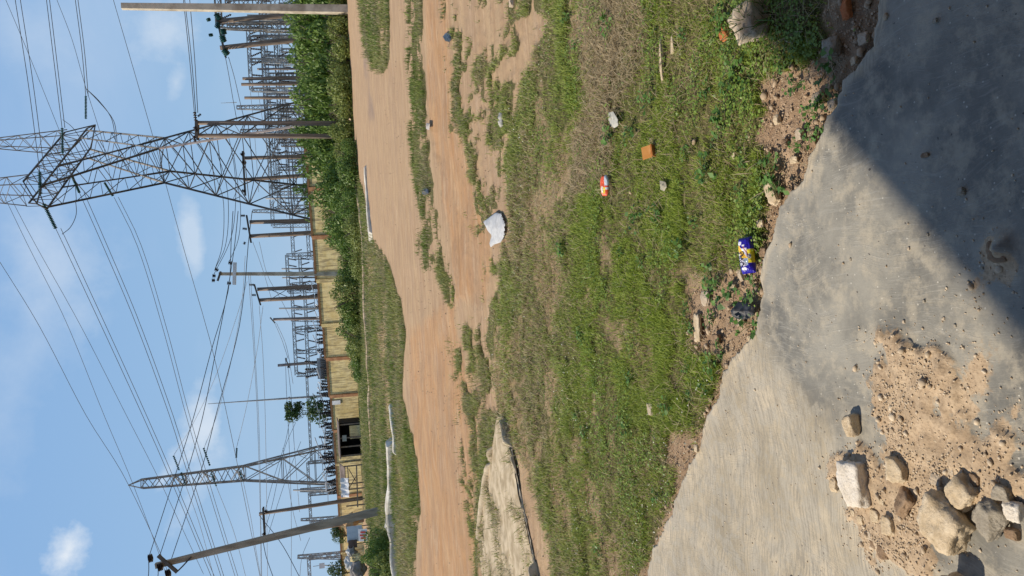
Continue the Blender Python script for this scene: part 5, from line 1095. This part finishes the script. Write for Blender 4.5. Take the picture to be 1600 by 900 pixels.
gH = 'dense dark shrubs of the tall hedge at right'; lH = 'dense dark green shrub in the tall hedge behind the pale kerb'
for i, (Y, y, w, h) in enumerate([(-30, 46, 4.4, 3.5), (8, 47, 4.2, 3.3), (40, 48, 4.2, 3.5), (72, 47, 4.4, 3.3), (104, 49, 4.2, 3.5), (136, 47, 4.2, 3.2), (168, 49, 4.2, 3.4), (198, 50, 4.4, 3.6), (225, 51, 4.4, 3.8), (252, 53, 4., 3.2), (22, 53, 4.4, 3.9), (88, 54, 4.4, 3.7), (150, 54, 4.4, 3.5)]): shrub(Y, y, w, h, lH, i, group=gH)
gF = 'lower paler shrubs in front of the hedge'; lF = 'low yellowish green shrub in front of the darker hedge'
for i, (Y, y, w, h) in enumerate([(-10, 43.5, 3., 1.5), (30, 44, 2.8, 1.7), (62, 43.5, 3., 1.4), (95, 44, 2.9, 1.8), (128, 43.5, 3., 1.5), (160, 44, 2.9, 1.7), (192, 44, 3., 1.6), (222, 44, 2.8, 1.5), (252, 43, 2.8, 1.5)]): shrub(Y, y, w, h, lF, i, True, gF)
gM = 'green bushes in front of the yellow wall'; lM = 'round green bush growing in front of the yellow wall'
for i, (Y, y, w, h) in enumerate([(272, 47, 3.4, 2.2), (298, 46, 3.4, 2.9), (322, 48, 3.4, 2.9), (345, 44, 2.8, 2.2), (368, 46, 3.0, 2.1), (392, 47, 2.6, 1.6), (415, 46, 2.6, 1.5), (438, 48, 2.4, 1.5), (462, 46, 3.2, 2.0), (485, 47, 2.8, 1.7), (508, 48, 3., 1.8), (530, 47, 2.6, 1.5), (552, 49, 2.2, 1.2), (574, 50, 1.8, .9), (355, 40, 2.2, 1.1), (320, 40.5, 2.2, 1.2), (285, 41, 2.4, 1.3), (400, 41, 2., .9), (250, 41, 2.4, 1.2)]): shrub(Y, y, w, h, lM, i, i % 3 == 2, gM)
gW = 'greenery rising behind the yellow wall'; lW = 'leafy green bush showing over the top of the yellow wall'
for i, (Y, y, w, h) in enumerate([(262, 66, 4.6, 4.4), (290, 66, 4.6, 4.4), (318, 68, 4.6, 4.2), (342, 68, 4.2, 4.0), (372, 72, 3.8, 3.0), (402, 72, 4., 3.2), (430, 73, 4., 3.2), (458, 74, 4.2, 3.5), (484, 74, 3.8, 3.3), (512, 76, 3.5, 3.0), (540, 77, 3.4, 2.7), (575, 78, 3.4, 3.3), (592, 78, 3.2, 3.0), (606, 80, 3, 2.4), (678, 84, 3.4, 2.6), (664, 84, 2.6, 2.3)]): shrub(Y, y, w, h, lW, i, i % 4 == 3, gW)
gL = 'bushes beside the white kerb at the left edge'; lL = 'lush green bush beside the long white kerb at the left edge'
for i, (Y, y, w, h) in enumerate([(842, 29, 1.3, .9), (868, 28, 1.5, 1.2), (896, 27, 1.6, 1.2), (922, 27, 1.6, 1.3), (880, 33, 1.8, 1.2), (856, 33, 1.6, 1.1)]): shrub(Y, y, w, h, lL, i, i % 2 == 0, gL)
# small tree behind the wall
def tree(Y, y, parts, h, lab, size=.34, n=900, seed=3, cols=((.03, .07, .02), (.09, .15, .035)), lean=0):
    p = base(Y, y); t = empty('tree', p); tag(t, lab, 'tree'); top = Vector((lean, 0, h)); mb = MB(); mb.tube([(0, 0, -.1), (lean*.5+.05, 0, h*.45), top*.93], [.13, .09, .04], 7)
    L_ = []
    for (X, Yc, r) in parts:
        c = anchor(X, Yc, y)-Vector(p); L_.append((c.x, 0, c.z, r)); mb.tube([Vector((lean*.5+.05, 0, h*.45)).lerp(top, .4), c], [.05, .02], 5)
        for k in range(5): L_.append((c.x+random.uniform(-.7, .7)*r, random.uniform(-.6, .6)*r, c.z+random.uniform(-.6, .6)*r, r*.5))
    mb.build('trunk', barkm, t); me = crown_mesh(n, L_, size, cols[0], cols[1], .5, seed); o = bpy.data.objects.new('crown', me); COL.objects.link(o); o.parent = t
tree(641, 95, [(455, 637, .75), (458, 650, .85), (466, 645, .8), (468, 634, .6)], 6.3, 'small leafy tree with round crown rising above the yellow wall', .30, 1250)
tree(640, 92, [(492, 632, 1.0), (490, 646, .9), (500, 640, 1.0), (503, 654, .8)], 3.8, 'low dark tree crown just beneath the small round one', .3, 900, 5)
tree(834, 78, [(524, 830, .5), (530, 838, .7), (532, 828, .6)], 2.4, 'dark round tree top behind the pale sign board', .16, 1400, 7)
tree(892, 80, [(522, 888, .7), (530, 896, .8), (534, 884, .7)], 2.6, 'dark tree top at the left edge under the floodlight', .17, 1400, 8)
# tall herbs in the verge in front of the bushes
x, y, r = scatter(60000, 27, 60, -30, 24)
k = (soft(x, y, VERGE) > .5) & (RNG.uniform(0, 1, len(x)) < sstep(.42, .6, fbm(x*.5, y*.9, 601, 4, .6))*.8) & ((r > 36) | (x < -6)) & (sdist(x, y, DUMP) < -.5); x, y, r = x[k], y[k], r[k]; n = len(x)
tag(blades('tall_grass', x, y, np.zeros(n), RNG.uniform(.15, .42, n), RNG.uniform(.02, .035, n), RNG.uniform(0, 2*pi, n), RNG.uniform(.05, .6, n), RNG.uniform(.1, .7, n), mixc((.08, .13, .03), (.22, .25, .07), RNG.uniform(0, 1, n)), grassmat), kind='stuff')
# ------------------------------------------------------------------ house whose eave shades the slab (behind the camera)
EO = 4.0; off_ = Vector((TOSUN.x, TOSUN.y, 0))*(EO/TOSUN.z)
e1 = Vector(G(1218, 42, 0))+off_; e2 = Vector(G(1590, 438, 0))+off_; ed = (e2-e1).normalized(); inn = Vector((-ed.y, ed.x, 0))
if inn.dot(Vector((0, 0, 0))-e1) < 0: inn = -inn
s0 = e1-ed*.12; an = math.atan2(ed.y, ed.x); house = empty('house', (s0.x, s0.y, 0), an); tag(house, 'plastered house with overhanging flat eave behind the slab', 'house'); sgn = 1 if (Matrix.Rotation(-an, 3, 'Z') @ inn).y > 0 else -1
plaster = simple('brown_plaster', (.16, .13, .10), (.22, .185, .15), 2, .9)
mb = MB(); mb.box((5.0, sgn*5.0, EO), (10.0, 10.0, .14)); mb.build('roof', tin, house)
mb = MB(); mb.box((5.5, sgn*7.4, EO/2-.05), (9.0, 5.0, EO-.08)); mb.build('wall', plaster, house)
sw = empty('garden_wall', (1.85, .4, 0)); tag(sw, 'low brown plastered side wall right of the slab, outside the view', 'wall'); mb = MB(); mb.box((0, 0, .85), (.2, 3.9, 2.1)); mb.build('masonry', plaster, sw); mb = MB(); mb.box((0, 0, 1.94), (.28, 4.0, .08)); mb.build('coping', plaster, sw)  # added out of view so less skylight reaches the shaded slab
